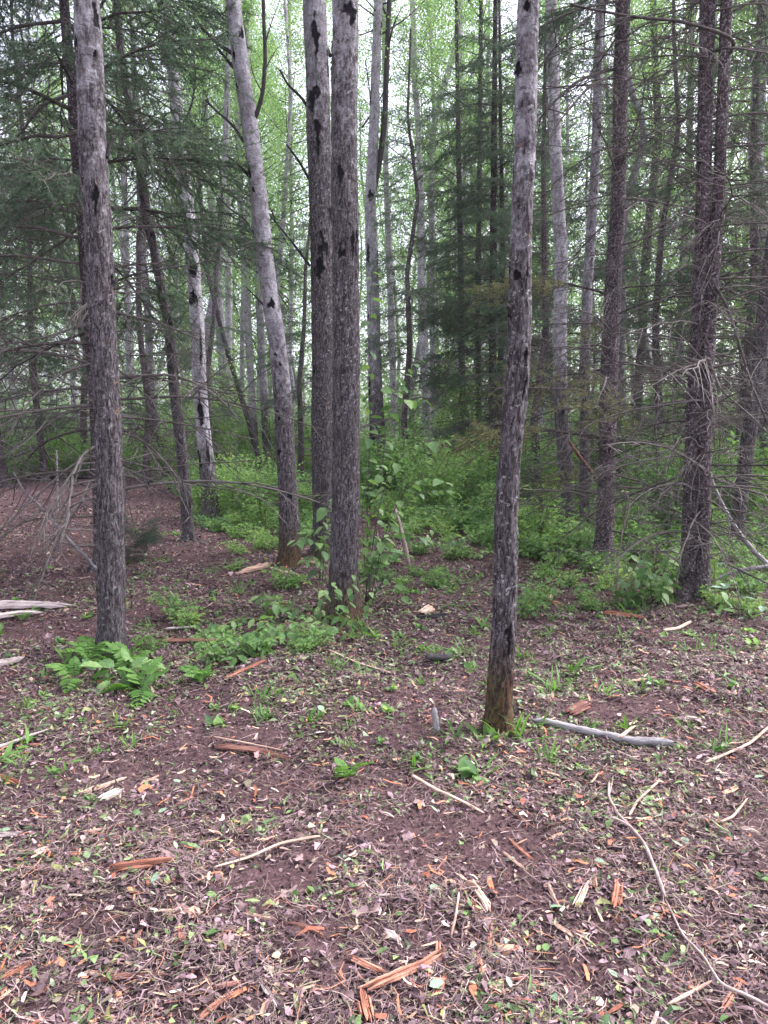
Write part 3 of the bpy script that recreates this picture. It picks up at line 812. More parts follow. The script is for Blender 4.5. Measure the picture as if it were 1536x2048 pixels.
for key, label, pts, extra in [
    ('T12', 'narrow white birch-like aspen far behind the leaning pale trunk', [(457, 938, 14), (457, 800, 14), (457, 650, 15), (458, 500, 13), (455, 350, 12), (453, 150, 11), (451, 0, 10)], dict(tone=0.80, crown=4, age=(-0.3, 0.3, 1.2))),
    ('T13', 'straight grey aspen seen between the streaked poplar and leaning trunk', [(512, 945, 16), (508, 860, 15), (501, 750, 14), (496, 650, 14), (488, 510, 14), (480, 400, 13), (475, 200, 11), (470, 0, 10)], dict(tone=0.56, crown=0, age=(0.1, 1, 2.5))),
    ('T14', 'grey trunk half hidden behind the leaning pale aspen', [(536, 945, 17), (530, 820, 17), (521, 650, 15), (512, 480, 14), (500, 300, 12), (490, 0, 11)], dict(tone=0.5, crown=1, age=(0.2, 1, 3))),
    ('T15', 'slim grey aspen bending towards its base beside the streaked poplar', [(465, 945, 26), (455, 800, 24), (443, 700, 19), (437, 600, 17), (428, 500, 16), (422, 400, 15), (414, 300, 12), (408, 150, 11), (402, 0, 10)], dict(tone=0.52, crown=2, age=(0.2, 1, 3))),
    ('T16', 'thin blackish stem slanting down to the bright undergrowth', [(536, 985, 10), (507, 880, 10), (487, 810, 10), (465, 740, 9), (440, 650, 9), (414, 540, 8), (405, 450, 7), (398, 350, 6)], dict(tone=0.32, age=(0.9, 8, 9), H=8)),
    ('T17', 'pale aspen rising left of the young spruces, whitish bark at mid height', [(858, 948, 18), (852, 800, 18), (846, 650, 18), (842, 470, 17), (842, 400, 13), (838, 300, 12), (836, 250, 12), (829, 150, 12), (825, 0, 11)], dict(tone=0.72, crown=3, age=(-0.1, 0.5, 1.5))),
    ('T18', 'whitish straight aspen right behind the dark young spruce stem', [(916, 950, 14), (917, 800, 14), (920, 640, 14), (918, 500, 13), (920, 420, 13), (918, 300, 12), (919, 150, 11), (922, 0, 10)], dict(tone=0.76, crown=4, age=(-0.2, 0.4, 1.2))),
    ('T18b', 'crooked pale aspen bowing to the left high above the young spruces', [(868, 940, 13), (866, 640, 13), (862, 300, 12), (868, 250, 12), (882, 190, 13), (905, 120, 13), (915, 60, 12), (922, -30, 11)], dict(tone=0.62, age=(-0.1, 0.5, 1.5))),
    ('T21', 'broad grey aspen standing in the brush between slender curving aspen and spruces', [(1132, 1062, 30), (1131, 950, 28), (1122, 820, 27), (1119, 680, 27), (1123, 520, 26), (1116, 400, 25), (1111, 300, 24), (1107, 200, 24), (1102, 0, 22)], dict(tone=0.56, crown=0, age=(0.1, 1.4, 3))),
    ('T22', 'grey trunk in shade just left of the bare-branched spruce', [(1170, 1068, 20), (1169, 900, 19), (1170, 700, 20), (1176, 560, 20), (1184, 440, 19), (1192, 300, 18), (1200, 0, 16)], dict(tone=0.45, crown=1, age=(0.4, 1.5, 3))),
    ('T23', 'dark leaning stem behind the twigs of the bare-branched spruce', [(1258, 960, 18), (1272, 850, 18), (1282, 700, 17), (1290, 550, 17), (1297, 450, 16), (1317, 280, 15), (1314, 200, 14), (1310, 100, 13), (1306, 0, 12)], dict(tone=0.38, crown=2, age=(0.7, 8, 9))),
    ('T24', 'slim dark-footed trunk left of the twin spruce, pale sky behind', [(1344, 945, 17), (1349, 850, 16), (1354, 760, 16), (1363, 650, 16), (1367, 500, 14), (1373, 430, 13), (1379, 300, 12), (1384, 0, 11)], dict(tone=0.46, crown=3, age=(0.3, 2, 3))),
    ('T25', 'crooked bulging stem seen behind the bare-branched spruce', [(1238, 985, 15), (1242, 700, 15), (1248, 450, 15), (1258, 390, 15), (1273, 335, 15), (1289, 280, 14), (1283, 235, 13), (1264, 190, 13), (1250, 120, 12), (1240, 0, 11)], dict(tone=0.45, age=(0.2, 1, 3))),
    ('T27', 'greyish leaning trunk in the gloom left of the thin dark tree', [(333, 962, 20), (322, 920, 19), (311, 878, 18), (300, 760, 16), (297, 640, 14), (285, 500, 13), (275, 300, 11), (262, 0, 10)], dict(tone=0.5, crown=4, age=(0.2, 1, 3))),
    ('T28', 'narrow grey aspen left of the thin dark tree, half lost in spruce boughs', [(262, 940, 12), (258, 700, 12), (250, 400, 12), (238, 200, 11), (228, 0, 10)], dict(tone=0.55, crown=0, age=(0.0, 1, 2))),
    ('T29', 'very pale narrow stem between leaning trunk and ridged trunk', [(560, 925, 9), (580, 700, 9), (584, 500, 9), (582, 300, 8), (578, 0, 7)], dict(tone=0.72, crown=1, age=(-0.3, 0, 1))),
    ('T30', 'pale aspen right of the forked one, in front of the bright sky gap', [(790, 945, 13), (785, 700, 13), (778, 500, 13), (772, 350, 11), (768, 0, 10)], dict(tone=0.66, crown=2, age=(-0.2, 0.5, 1))),
    ('T31', 'short dark stump-like stem behind the slender curving aspen', [(1049, 965, 9), (1048, 900, 9), (1047, 800, 8), (1046, 600, 8), (1044, 300, 7)], dict(tone=0.25, age=(0.9, 8, 9), H=8)),
    ('T32', 'straight dark stem right of the young spruces, dense boughs above it', [(962, 972, 12), (958, 800, 12), (955, 640, 11), (957, 500, 11), (960, 300, 9), (962, 0, 8)], dict(tone=0.34, age=(0.9, 8, 9), crown=3)),
    ('T33', 'grey trunk at the right edge behind the dark leaning one', [(1524, 985, 14), (1532, 880, 14), (1540, 700, 14), (1552, 300, 12)], dict(tone=0.42, crown=4, age=(0.5, 8, 9)))]:
    kw = dict(nseg=22, dz=0.035, H=15, lichen=0.3, auto=0.8, flare=0.1, furrow=0.004)
    kw.update(extra)
    near_aspen(key, label, pts, name='slender_tree', **kw)

# --- near spruces
def near_spruce(key, label, pts, nbr, hlo, hhi, live_from=99, length=(0.8, 1.9), H=15.0, tone=0.5, seed=0, arcs=(), nseg=48, dz=0.014, live_side=None, pale=0.0, yellow=False):
    path, radii = px_path(pts, H)
    b = path[0].copy(); rs = np.random.default_rng(seed)
    t = thing('spruce_tree', label, 'tree', b)
    zvis = AT(768, -60, b[1])[2]
    link('trunk', trunk_mesh(path, radii, 'trunk', 'spruce_bark', nseg, dz, zvis, furrow=0.003, seed=seed + 40.0, tone=tone, flare=0.35), t)
    for i in range(nbr):
        f = (i + rs.uniform(0, 1)) / nbr
        h = hlo + (hhi - hlo) * f
        z = b[2] + h
        cx = np.interp(z, path[:, 2], path[:, 0]) - b[0]; cy = np.interp(z, path[:, 2], path[:, 1]) - b[1]
        a = i * 2.399 + rs.normal() * 0.5
        l = rs.uniform(*length) * (1.0 - 0.35 * f)
        up = rs.normal() * 0.12 - 0.03
        live = h > live_from + rs.normal() * 0.5
        rot = (rs.normal() * 0.35 if live else rs.uniform(-1.1, 1.1), -up - (0 if live else rs.uniform(-0.15, 0.3)), a)
        if live:
            k = rs.integers(0, 5)
            o = link('branch', LIVE[k][0], t, (cx, cy, h), rot, l)
            link('needles', LIVE[k][1], o)
        else:
            k = rs.integers(0, 6)
            o = link('branch', (DEADP if rs.random() < pale else DEAD)[k], t, (cx, cy, h), rot, l)
            if yellow and 0.9 < h < 3.2 and math.cos(a) < 0 and rs.random() < 0.25:
                o.data = LIVE[1][0]; link('needles', yellow_needles, o)
    for li, (lp, w0, w1, dy) in enumerate(arcs):
        P = [AT(x, y, b[1] + dy * (i / max(1, len(lp) - 1))) for i, (x, y) in enumerate(lp)]
        k = depth(P[0]) / F_PX
        link('branch', limb_mesh(np.array(P), w0 / 2 * k, w1 / 2 * k, 'branch', 'dead_twig', b, 6, 9, li + seed), t)
    NEAR[key] = (t, b, path, radii)
near_spruce('T6a', 'left stem of the twin spruce, scaly bark and many dead side twigs', [(1377, 1198, 34), (1381, 1000, 29), (1384, 880, 27), (1390, 760, 26), (1398, 600, 27), (1405, 480, 28), (1411, 200, 29), (1415, 0, 29), (1418, -80, 28)], 104, 0.35, 6.2, seed=1, length=(0.8, 1.9),
            arcs=[([(1372, 935), (1320, 1000), (1280, 1030)], 4, 2, -0.3), ([(1382, 880), (1400, 960), (1390, 1040), (1372, 1100)], 4, 2, -0.4)])
near_spruce('T6b', 'right stem of the twin spruce, thinner and reddish, twigs crossing it', [(1404, 1200, 27), (1409, 900, 25), (1417, 700, 24), (1428, 520, 24), (1436, 420, 24), (1448, 150, 22), (1453, 0, 23), (1456, -80, 22)], 92, 0.4, 6.2, seed=2, length=(0.7, 1.8),
            arcs=[([(1450, 120), (1476, 85), (1440, 65), (1360, 42), (1260, 33), (1190, 20), (1140, 8)], 7.5, 4, -0.6), ([(1420, 560), (1450, 600), (1470, 660), (1500, 760), (1536, 850)], 6, 4, -0.6),
                  ([(1412, 700), (1440, 780), (1500, 830), (1540, 870)], 5, 3, -0.5)])
near_spruce('T7', 'spruce bristling with bare dead branches, forked foot and drooping twigs', [(1206, 1130, 38), (1212, 1000, 33), (1215, 880, 33), (1218, 760, 34), (1223, 650, 33), (1230, 500, 31), (1235, 450, 30), (1239, 300, 28), (1242, 150, 29), (1246, 0, 29), (1249, -80, 28)], 112, 0.4, 7.2, live_from=6.4, seed=3, length=(0.8, 2.1), yellow=True,
            arcs=[([(1228, 138), (1188, 148), (1150, 165), (1098, 213), (1070, 250)], 7, 4, -0.8), ([(1228, 150), (1180, 170), (1120, 240), (1085, 300)], 5, 3, -0.9), ([(1234, 180), (1300, 160), (1370, 130)], 4, 2, -0.4)])
near_spruce('T26', 'large shaggy spruce mostly hidden behind the fern-footed aspen', [(214, 1140, 44), (206, 1000, 38), (196, 800, 34), (180, 600, 32), (170, 450, 30), (158, 330, 27), (151, 260, 25), (147, 180, 23), (138, 120, 21), (130, 30, 19), (122, -80, 18)], 92, 0.75, 8.4, live_from=3.6, seed=4, length=(1.4, 2.9), tone=0.36, pale=0.0,
            arcs=[([(200, 640), (150, 655), (90, 675), (0, 690)], 6, 3, -0.8), ([(205, 815), (140, 820), (80, 860), (0, 920)], 5, 3, -0.9), ([(208, 905), (150, 925), (80, 985), (0, 1060)], 5, 3, -1.0), ([(210, 860), (240, 865), (285, 880), (330, 950)], 4, 2, -0.9),
                  ([(215, 760), (260, 765), (305, 800), (325, 850)], 4, 2, -0.9), ([(212, 1032), (120, 1034), (50, 1040), (0, 1075)], 5, 3, -0.8), ([(212, 1090), (150, 1092), (90, 1074)], 6, 3, -0.7), ([(205, 720), (120, 745), (60, 800), (10, 880)], 5, 2, -1.0)])
near_spruce('T34', 'dark spruce at the left edge with boughs reaching into view', [(-75, 1085, 40), (-80, 800, 36), (-90, 500, 32), (-100, 200, 28), (-110, -80, 24)], 46, 1.2, 9.0, live_from=3.0, seed=5, length=(1.4, 2.6), tone=0.36, nseg=24, dz=0.04)
near_spruce('T35', 'dark young spruce with feathery live boughs left of the slender curving aspen', [(932, 965, 14), (927, 900, 13), (923, 700, 13), (921, 500, 12), (917, 300, 10), (914, 100, 8), (912, -80, 7)], 74, 1.6, 10.5, live_from=2.6, seed=6, length=(0.9, 2.1), tone=0.36, nseg=20, dz=0.04)
near_spruce('T36', 'spruce with dense dark green boughs high behind the slender curving aspen', [(985, 985, 16), (985, 700, 15), (987, 400, 13), (990, 100, 10), (992, -80, 9)], 90, 1.6, 10.5, live_from=3.0, seed=7, length=(1.0, 2.2), tone=0.36, nseg=20, dz=0.04)

# ------------------------------------------------------------------ trees further back
SPR = [spruce_crown(1, 11, 0.8, 1.9, 74), spruce_crown(2, 13, 1.4, 2.1, 84), spruce_crown(3, 9, 0.5, 1.6, 70)]
SPRH = [11, 13, 9]
def plain_trunk(seed, H, r0, mat, tone, age):
    rs = np.random.default_rng(seed)
    z = np.linspace(0, H, 7)
    x = np.cumsum(rs.normal(size=7)) * 0.17; y = np.cumsum(rs.normal(size=7)) * 0.17
    x -= x[0]; y -= y[0]
    P = np.stack([x, y, z], 1)
    return trunk_mesh(P, np.linspace(r0, r0 * 0.25, 7), 'trunk', mat, 14, 0.09, H - 0.2, tone=tone, age=age, seed=seed * 1.0, autoscar=0.9, flare=0.2, furrow=0.004, lichen=0.2)
FAR_ASP = [plain_trunk(60 + i, 17, 0.10 + 0.012 * i, 'aspen_bark', [0.72, 0.6, 0.8, 0.55, 0.66][i], (-0.2, 0.5, 2.0)) for i in range(5)]
FAR_SPR = [plain_trunk(70 + i, SPRH[i], 0.09, 'spruce_bark', 0.45, (0, 0, 1)) for i in range(3)]
rs = np.random.default_rng(21)
placed = [tuple(v[1][:2]) for v in NEAR.values()]
def free(x, y, dmin):
    return all((x - a) ** 2 + (y - b) ** 2 > dmin * dmin for a, b in placed)
def far_spruce(px, d, var, s, label):
    az = math.atan((px - 768) / F_PX)
    x, y = d * math.sin(az), d * math.cos(az)
    z = float(hgt(x, y)[0])
    t = thing('background_spruce', label, 'tree', (x, y, z), 'spruces standing back in the wood', (0, 0, rs.uniform(0, 6.28)), s)
    link('trunk', FAR_SPR[var], t); link('branches', SPR[var][0], t); link('crown', SPR[var][1], t)
    placed.append((x, y))
for (px, d, var, s, label) in [
    (290, 21.5, 0, 1.15, 'full dark spruce in the gloom behind the thin leaning tree'),
    (420, 17.0, 2, 0.85, 'low bushy spruce behind the black-scarred poplar'),
    (90, 23.5, 1, 1.1, 'shaggy spruce beyond the cleared floor at the far left'),
    (10, 22.0, 0, 1.2, 'spruce at the left edge beyond the fallen dark log'),
    (600, 18.5, 2, 0.9, 'brownish spruce seen in the gap left of the ridged trunk'),
    (820, 17.0, 0, 0.9, 'grey-green spruce right of the sapling with yellow-green leaves'),
    (1000, 18.0, 1, 0.95, 'spruce glimpsed behind the slender curving aspen'),
    (1085, 14.5, 0, 0.9, 'yellowish green spruce right of the slender curving aspen'),
    (1160, 19.0, 1, 1.0, 'tall spruce behind the broad grey aspen'),
    (1300, 16.5, 0, 1.0, 'dim spruce behind the dead twigs between the two bare spruces'),
    (1470, 15.5, 1, 1.0, 'spruce at the right edge behind the twin spruce'),
    (1580, 13.0, 0, 1.0, 'spruce just outside the right edge, boughs reaching into view'),
    (170, 25.0, 2, 1.3, 'small distant spruce left of the fern-footed aspen'),
    (1400, 24.0, 2, 1.1, 'distant spruce seen past the twin spruce')]:
    far_spruce(px, d, var, s, label)
n_far = 0
tries = 0
while n_far < 120 and tries < 4000:
    tries += 1
    az = rs.uniform(-0.72, 0.72); d = math.sqrt(rs.uniform(15 ** 2, 52 ** 2))
    x, y = d * math.sin(az), d * math.cos(az)
    if d < edge_r(x, y) + 2.0: continue
    if not free(x, y, 1.5): continue
    # the photograph leaves a brighter, opener gap in the middle
    placed.append((x, y)); n_far += 1
    k = int(rs.integers(0, 5)); s = rs.uniform(0.85, 1.25)
    t = thing('background_aspen', 'pale far-stand aspen ' + zone_wood(x, y), 'tree', (x, y, float(hgt(x, y)[0])), 'far aspens ' + zone_wood(x, y), (rs.normal() * 0.05, rs.normal() * 0.05, rs.uniform(0, 6.28)), s)
    link('trunk', FAR_ASP[k], t); link('branches', ASPEN_CROWNS[k][0], t); link('crown', ASPEN_CROWNS[k][1], t)

def far_woods():
    rs = np.random.default_rng(31)
    mb = MB()
    nC = 1050
    az = rs.uniform(-0.85, 0.85, nC); d = rs.uniform(46, 85, nC)
    h = rs.beta(1.0, 1.35, nC) * 26
    az = np.concatenate([az, rs.uniform(-0.85, 0.85, 420)]); d = np.concatenate([d, rs.uniform(36, 70, 420)]); h = np.concatenate([h, rs.uniform(0, 5.5, 420)]); nC = len(az)
    C = np.stack([d * np.sin(az), d * np.cos(az), h], 1)
    k = 110
    P = np.repeat(C, k, 0) + rs.normal(size=(nC * k, 3)) * np.array([1.6, 1.6, 1.1])
    P[:, 2] = np.abs(P[:, 2])
    leaves(mb, P, rs.normal(size=P.shape), rs.normal(size=P.shape) + np.array([0, 0, 0.5]), rs.uniform(0.14, 0.28, len(P)), rs.uniform(0.12, 0.22, len(P)), 0.1)
    o = link('far_woods', mb.mesh('far_woods', MATS['far_leaf'], smooth=False))
    tag(o, 'hazy green mass of distant woodland foliage behind the trunks', 'woodland', None, 'stuff')
far_woods()

# ------------------------------------------------------------------ undergrowth
def shrub_variant(seed, H, spread, nst, nl, leaf, mat='shrub_leaf', narrow=0.55):
    rs = np.random.default_rng(seed)
    S, Lf = MB(), MB(); C, D = [], []
    for i in range(nst):
        a = rs.uniform(0, 2 * np.pi); r = spread * rs.uniform(0.2, 1); h = H * rs.uniform(0.55, 1.05)
        e = np.array([math.cos(a) * r, math.sin(a) * r, h]); m = e * np.array([0.35, 0.35, 0.55])
        p = smooth_path([rs.normal(size=3) * np.array([.04, .04, 0]), m, e], 8)
        tube(S, p, np.linspace(0.006, 0.002, 8), 4)
        k = nl // nst
        t = rs.uniform(0.18, 1.0, k)
        q = np.stack([np.interp(t, np.linspace(0, 1, 8), p[:, j]) for j in range(3)], 1)
        aa = rs.uniform(0, 2 * np.pi, k)
        dd = np.stack([np.cos(aa), np.sin(aa), rs.uniform(-0.3, 0.5, k)], 1)
        off = dd * (rs.random(k) ** 0.7 * spread * 0.38)[:, None]
        C.append(q + off); D.append(dd + rs.normal(size=(k, 3)) * 0.4)
    C = np.concatenate(C); D = np.concatenate(D); C[:, 2] = np.maximum(C[:, 2], 0.03)
    leaves(Lf, C, D, np.array([0, 0, 1.0]) + rs.normal(size=C.shape) * 0.45, leaf * rs.uniform(0.6, 1.3, len(C)), leaf * narrow * rs.uniform(0.7, 1.2, len(C)), 0.14)
    return S.mesh('stems', MATS['green_stem']), Lf.mesh('foliage', MATS[mat], smooth=False)
SHRUB = [shrub_variant(501, 1.5, 0.8, 14, 1900, 0.085), shrub_variant(502, 2.4, 0.9, 14, 2200, 0.085), shrub_variant(503, 1.0, 0.7, 16, 1500, 0.07), shrub_variant(504, 3.4, 1.0, 12, 2400, 0.08)]
HERB = [shrub_variant(511, 0.55, 0.28, 9, 260, 0.085, 'shrub_leaf', 0.3), shrub_variant(512, 0.4, 0.3, 8, 200, 0.07, 'shrub_leaf', 0.55), shrub_variant(513, 0.75, 0.3, 9, 300, 0.095, 'shrub_leaf', 0.27), shrub_variant(514, 0.28, 0.3, 8, 160, 0.08, 'shrub_leaf', 0.6)]
rs = np.random.default_rng(41)
cnt = 0; tries = 0
while cnt < 210 and tries < 6000:
    tries += 1
    az = rs.uniform(-0.66, 0.66); d = math.sqrt(rs.uniform(7 ** 2, 34 ** 2))
    x, y = d * math.sin(az), d * math.cos(az)
    e = edge_r(x, y)
    if d < e + 1.2: continue
    k = int(rs.choice(4, p=[0.36, 0.26, 0.20, 0.18]))
    if d < e + 3 : k = 2 if rs.random() < 0.5 else 0
    if d < e + 6 and float(n2(x, y, 0.6, 33)[0]) < -0.2: continue
    if d > 24 and rs.random() < 0.5: k = int(rs.choice([1, 3]))
    t = thing('undergrowth_shrub', 'leafy undergrowth shrub ' + zone_wood(x, y), 'shrub', (x, y, float(hgt(x, y)[0]) - 0.02), 'undergrowth shrubs ' + zone_wood(x, y), (0, 0, rs.uniform(0, 6.28)), rs.uniform(0.65, 1.15))
    link('stems', SHRUB[k][0], t); link('foliage', SHRUB[k][1], t); cnt += 1
for (px, d, k, sc_) in [(-40, 24.5, 0, 1.0), (10, 25.5, 1, 0.9), (35, 24.0, 2, 1.1), (70, 26.0, 0, 1.1), (105, 24.5, 2, 1.2), (140, 25.5, 1, 0.8), (165, 24.0, 0, 0.9), (240, 25.0, 0, 1.0), (262, 24.0, 2, 1.2), (300, 26.0, 1, 0.9), (320, 23.5, 2, 1.0),
                        (430, 13.2, 0, 0.75), (455, 12.6, 2, 0.9), (480, 13.5, 0, 0.8), (510, 12.4, 2, 1.0), (540, 12.8, 0, 0.7), (610, 12.5, 2, 0.9), (1450, 12.5, 2, 1.1), (1500, 12.0, 0, 0.9), (1530, 13.5, 0, 1.1), (1400, 14.0, 0, 1.0)]:
    az = math.atan((px - 768) / F_PX); x, y = d * math.sin(az), d * math.cos(az)
    t = thing('undergrowth_shrub', 'leafy undergrowth shrub ' + zone_wood(x, y), 'shrub', (x, y, float(hgt(x, y)[0]) - 0.02), 'undergrowth shrubs ' + zone_wood(x, y), (0, 0, rs.uniform(0, 6.28)), sc_)
    link('stems', SHRUB[k][0], t); link('foliage', SHRUB[k][1], t)
cnt = 0; tries = 0
while cnt < 280 and tries < 9000:
    tries += 1
    az = rs.uniform(-0.6, 0.6)
    e = float(edge_r(math.sin(az), math.cos(az)))
    d = e + rs.exponential(1.9) - (0.35 if rs.random() < 0.6 else rs.uniform(0.3, 1.6))
    if d > 24: continue
    x, y = d * math.sin(az), d * math.cos(az)
    k = int(rs.integers(0, 4))
    if d < e + 0.3: k = int(rs.choice([1, 3, 3]))
    t = thing('undergrowth_herb', 'bright low herb at the floor edge ' + zone_wood(x, y), 'plant', (x, y, float(hgt(x, y)[0]) - 0.02), 'edge herbs ' + zone_wood(x, y), (0, 0, rs.uniform(0, 6.28)), rs.uniform(0.45, 1.3) * (1.0 if d > e else 0.7))
    link('stems', HERB[k][0], t); link('foliage', HERB[k][1], t); cnt += 1
for i in range(64):
    px, py = (rs.uniform(1040, 1530), rs.uniform(1105, 1240)) if i % 5 < 3 else (rs.uniform(730, 985), rs.uniform(1075, 1190)) if i % 5 == 3 else (rs.uniform(300, 640), rs.uniform(1090, 1330))
    p = G(px, py)
    t = thing('floor_herb', 'low leafy herb on the floor ' + zone_floor(p[0], p[1]), 'plant', (p[0], p[1], p[2] - 0.02), 'low floor herbs ' + zone_floor(p[0], p[1]), (0, 0, rs.uniform(0, 6.28)), rs.uniform(0.4, 0.85))
    k = int(rs.choice([1, 3, 3])); link('stems', HERB[k][0], t); link('foliage', HERB[k][1], t)
def ground_cover():
    rs = np.random.default_rng(43)
    N = 46000
    az = rs.uniform(-0.75, 0.75, N); d = np.sqrt(rs.uniform(6.5 ** 2, 32 ** 2, N))
    x, y = d * np.sin(az), d * np.cos(az)
    keep = d > edge_r(x, y) + rs.normal(size=N) * 0.75 + 0.9 * n2(x, y, 0.9, 14)
    keep &= n2(x, y, 0.7, 15) > -0.05
    x, y, d = x[keep], y[keep], d[keep]; m = len(x)
    z = hgt(x, y) + rs.gamma(1.6, 0.10, m)
    mb = MB()
    leaves(mb, np.stack([x, y, z], 1), np.stack([rs.normal(size=m), rs.normal(size=m), rs.normal(size=m) * 0.4], 1), np.array([0, 0, 1.0]) + rs.normal(size=(m, 3)) * 0.5,
           rs.uniform(0.05, 0.13, m), rs.uniform(0.03, 0.07, m))
    o = link('ground_cover', mb.mesh('ground_cover', MATS['shrub_leaf'], smooth=False))
    tag(o, 'low green ground cover under the trees beyond the cleared floor', 'ground cover', None, 'stuff')
ground_cover()

# ------------------------------------------------------------------ broad-leaved sapling, ferns and other near plants
def one_leaf(name, mat, L=1.0, W=0.62, droop=0.25):
    mb = MB(); ovate(mb, np.zeros((1, 3)), np.array([[1.0, 0, 0]]), np.array([[0, 0, 1.0]]), L, W, np.array([0.5]), droop)
    return mb.mesh(name, MATS[mat])
LEAF = [one_leaf('leaf', 'broad_leaf', 1, 0.62, 0.28), one_leaf('leaf', 'broad_leaf', 1, 0.55, 0.12), one_leaf('leaf', 'broad_leaf', 1, 0.70, 0.42)]
PALE = [one_leaf('leaf', 'pale_leaf', 1, 0.75, 0.1), one_leaf('leaf', 'pale_leaf', 1, 0.62, -0.15)]
def leaf_obj(t, p, yaw, pitch, roll, s, pool=None, name='leaf'):
    pool = pool or LEAF
    return link(name, pool[random.randrange(len(pool))], t, p, (roll, pitch, yaw), s)
def stem_plant(t, base, stems, leaf_len, r=0.006, seed=0, gap=0.09, pool=None, lmat='dead_twig', start=0.25):
    """stems: lists of local points; leaves alternate along each and stand in a flat spray"""
    rs = np.random.default_rng(seed)
    for st in stems:
        p = smooth_path(np.array(st, float), 14, 2)
        mb = MB(); tube(mb, p, np.linspace(r, r * 0.3, 14), 5)
        link('stem', mb.mesh('stem', MATS[lmat]), t)
        s = np.concatenate([[0], np.cumsum(np.linalg.norm(np.diff(p, axis=0), axis=1))])
        k = 0
        for d in np.arange(s[-1] * start, s[-1] + 0.001, gap):
            q = np.array([np.interp(d, s, p[:, j]) for j in range(3)])
            i = min(12, int(np.searchsorted(s, d))); tg = unit(p[min(13, i + 1)] - p[max(0, i - 1)])
            ty = math.atan2(tg[1], tg[0]) if abs(tg[2]) < 0.9 else rs.uniform(0, 6.28)
            yaw = ty + (1 if k % 2 else -1) * rs.uniform(0.6, 1.5) if abs(tg[2]) < 0.9 else rs.uniform(0, 6.28)
            leaf_obj(t, q, yaw, rs.uniform(-0.15, 0.65), rs.normal() * 0.35, leaf_len * rs.uniform(0.6, 1.2), pool)
            k += 1
        leaf_obj(t, p[-1], math.atan2(tg[1], tg[0]), rs.uniform(0, 0.5), 0, leaf_len * 0.8, pool)
def pxstems(b, lists, dys):
    out = []
    for lp, dy in zip(lists, dys):
        n = len(lp)
        out.append([AT(x, y, b[1] + dy * i / max(1, n - 1)) - b for i, (x, y) in enumerate(lp)])
    return out
b = G(733, 1205)
t = thing('hazel_sapling', 'tall leafy sapling with broad green leaves right of the thick central aspen', 'sapling', b)
stem_plant(t, b, pxstems(b, [[(733, 1205), (735, 1000), (742, 800), (738, 640), (745, 545)], [(736, 1205), (745, 1080), (770, 960), (820, 885), (885, 880)], [(740, 1205), (760, 1100), (800, 985), (860, 940), (890, 965)],
                             [(730, 1205), (740, 1130), (770, 1100), (810, 1110)], [(738, 1200), (760, 1010), (770, 860), (800, 740), (835, 720)], [(735, 1205), (728, 1100), (722, 1020), (735, 940), (760, 930)], [(738, 1203), (775, 1150), (800, 1170), (815, 1215)],
                             [(738, 1203), (790, 1020), (850, 975), (910, 985)], [(736, 1203), (750, 1090), (790, 1060), (840, 1075)], [(742, 800), (765, 770), (800, 800), (845, 800)]],
                         [0.0, -0.35, -0.5, -0.3, 0.2, -0.3, -0.2, 0.2, -0.6, 0.1]), 0.112, 0.006, 3, 0.062)
b = G(640, 1165)
t = thing('broadleaf_shoot', 'broad-leaved shoots between ridged trunk and thick central aspen', 'shrub', b)
stem_plant(t, b, pxstems(b, [[(640, 1165), (642, 1080), (625, 1050), (600, 1085)], [(645, 1165), (650, 1060), (640, 1030), (665, 995)], [(640, 1160), (630, 1110), (610, 1120)], [(645, 1165), (650, 1100), (625, 1075), (590, 1080)], [(650, 1165), (655, 1020), (660, 985), (640, 990)]], [-0.2, -0.3, -0.2, -0.4, 0]), 0.13, 0.005, 5, 0.06)
b = G(690, 1245)
t = thing('climbing_shoot', 'small leafy shoots clinging to the foot of the thick central aspen', 'plant', b)
stem_plant(t, b, pxstems(b, [[(672, 1250), (670, 1200), (668, 1165)], [(690, 1250), (700, 1190), (705, 1150)], [(655, 1250), (640, 1215), (650, 1180)], [(715, 1245), (735, 1220), (740, 1185)], [(700, 1255), (690, 1225), (680, 1210)]], [-0.1, -0.1, -0.15, -0.1, -0.2]), 0.075, 0.003, 6, 0.04, None, 'green_stem', 0.1)
b = G(540, 1290)
t = thing('trampled_shrub', 'trampled broad-leaved branches lying left of the thick central aspen', 'shrub', b)
g2 = lambda x, y, dz: G(x, y) + np.array([0, 0, dz]) - b
stem_plant(t, b, [[g2(700, 1275, .02), g2(620, 1260, .10), g2(540, 1235, .16), g2(515, 1220, .12)], [g2(690, 1265, .03), g2(600, 1275, .12), g2(520, 1290, .14), g2(470, 1330, .05)], [g2(640, 1280, .03), g2(560, 1300, .15), g2(480, 1320, .10)],
                  [g2(560, 1260, .02), g2(500, 1262, .12), g2(430, 1280, .10), g2(400, 1295, .04)], [g2(720, 1290, .02), g2(660, 1280, .12), g2(610, 1300, .08)], [g2(600, 1240, .02), g2(560, 1245, .15), g2(535, 1250, .18)], [g2(520, 1330, .0), g2(525, 1300, .13), g2(540, 1280, .18)],
                  [g2(760, 1270, .02), g2(700, 1262, .10), g2(650, 1250, .08)], [g2(480, 1290, .02), g2(440, 1275, .10), g2(415, 1290, .05)]], 0.10, 0.004, 8, 0.042, None, 'green_stem', 0.12)
b = G(1300, 1215)
t = thing('leafy_bush', 'low dark green bush just left of the twin spruce', 'shrub', b)
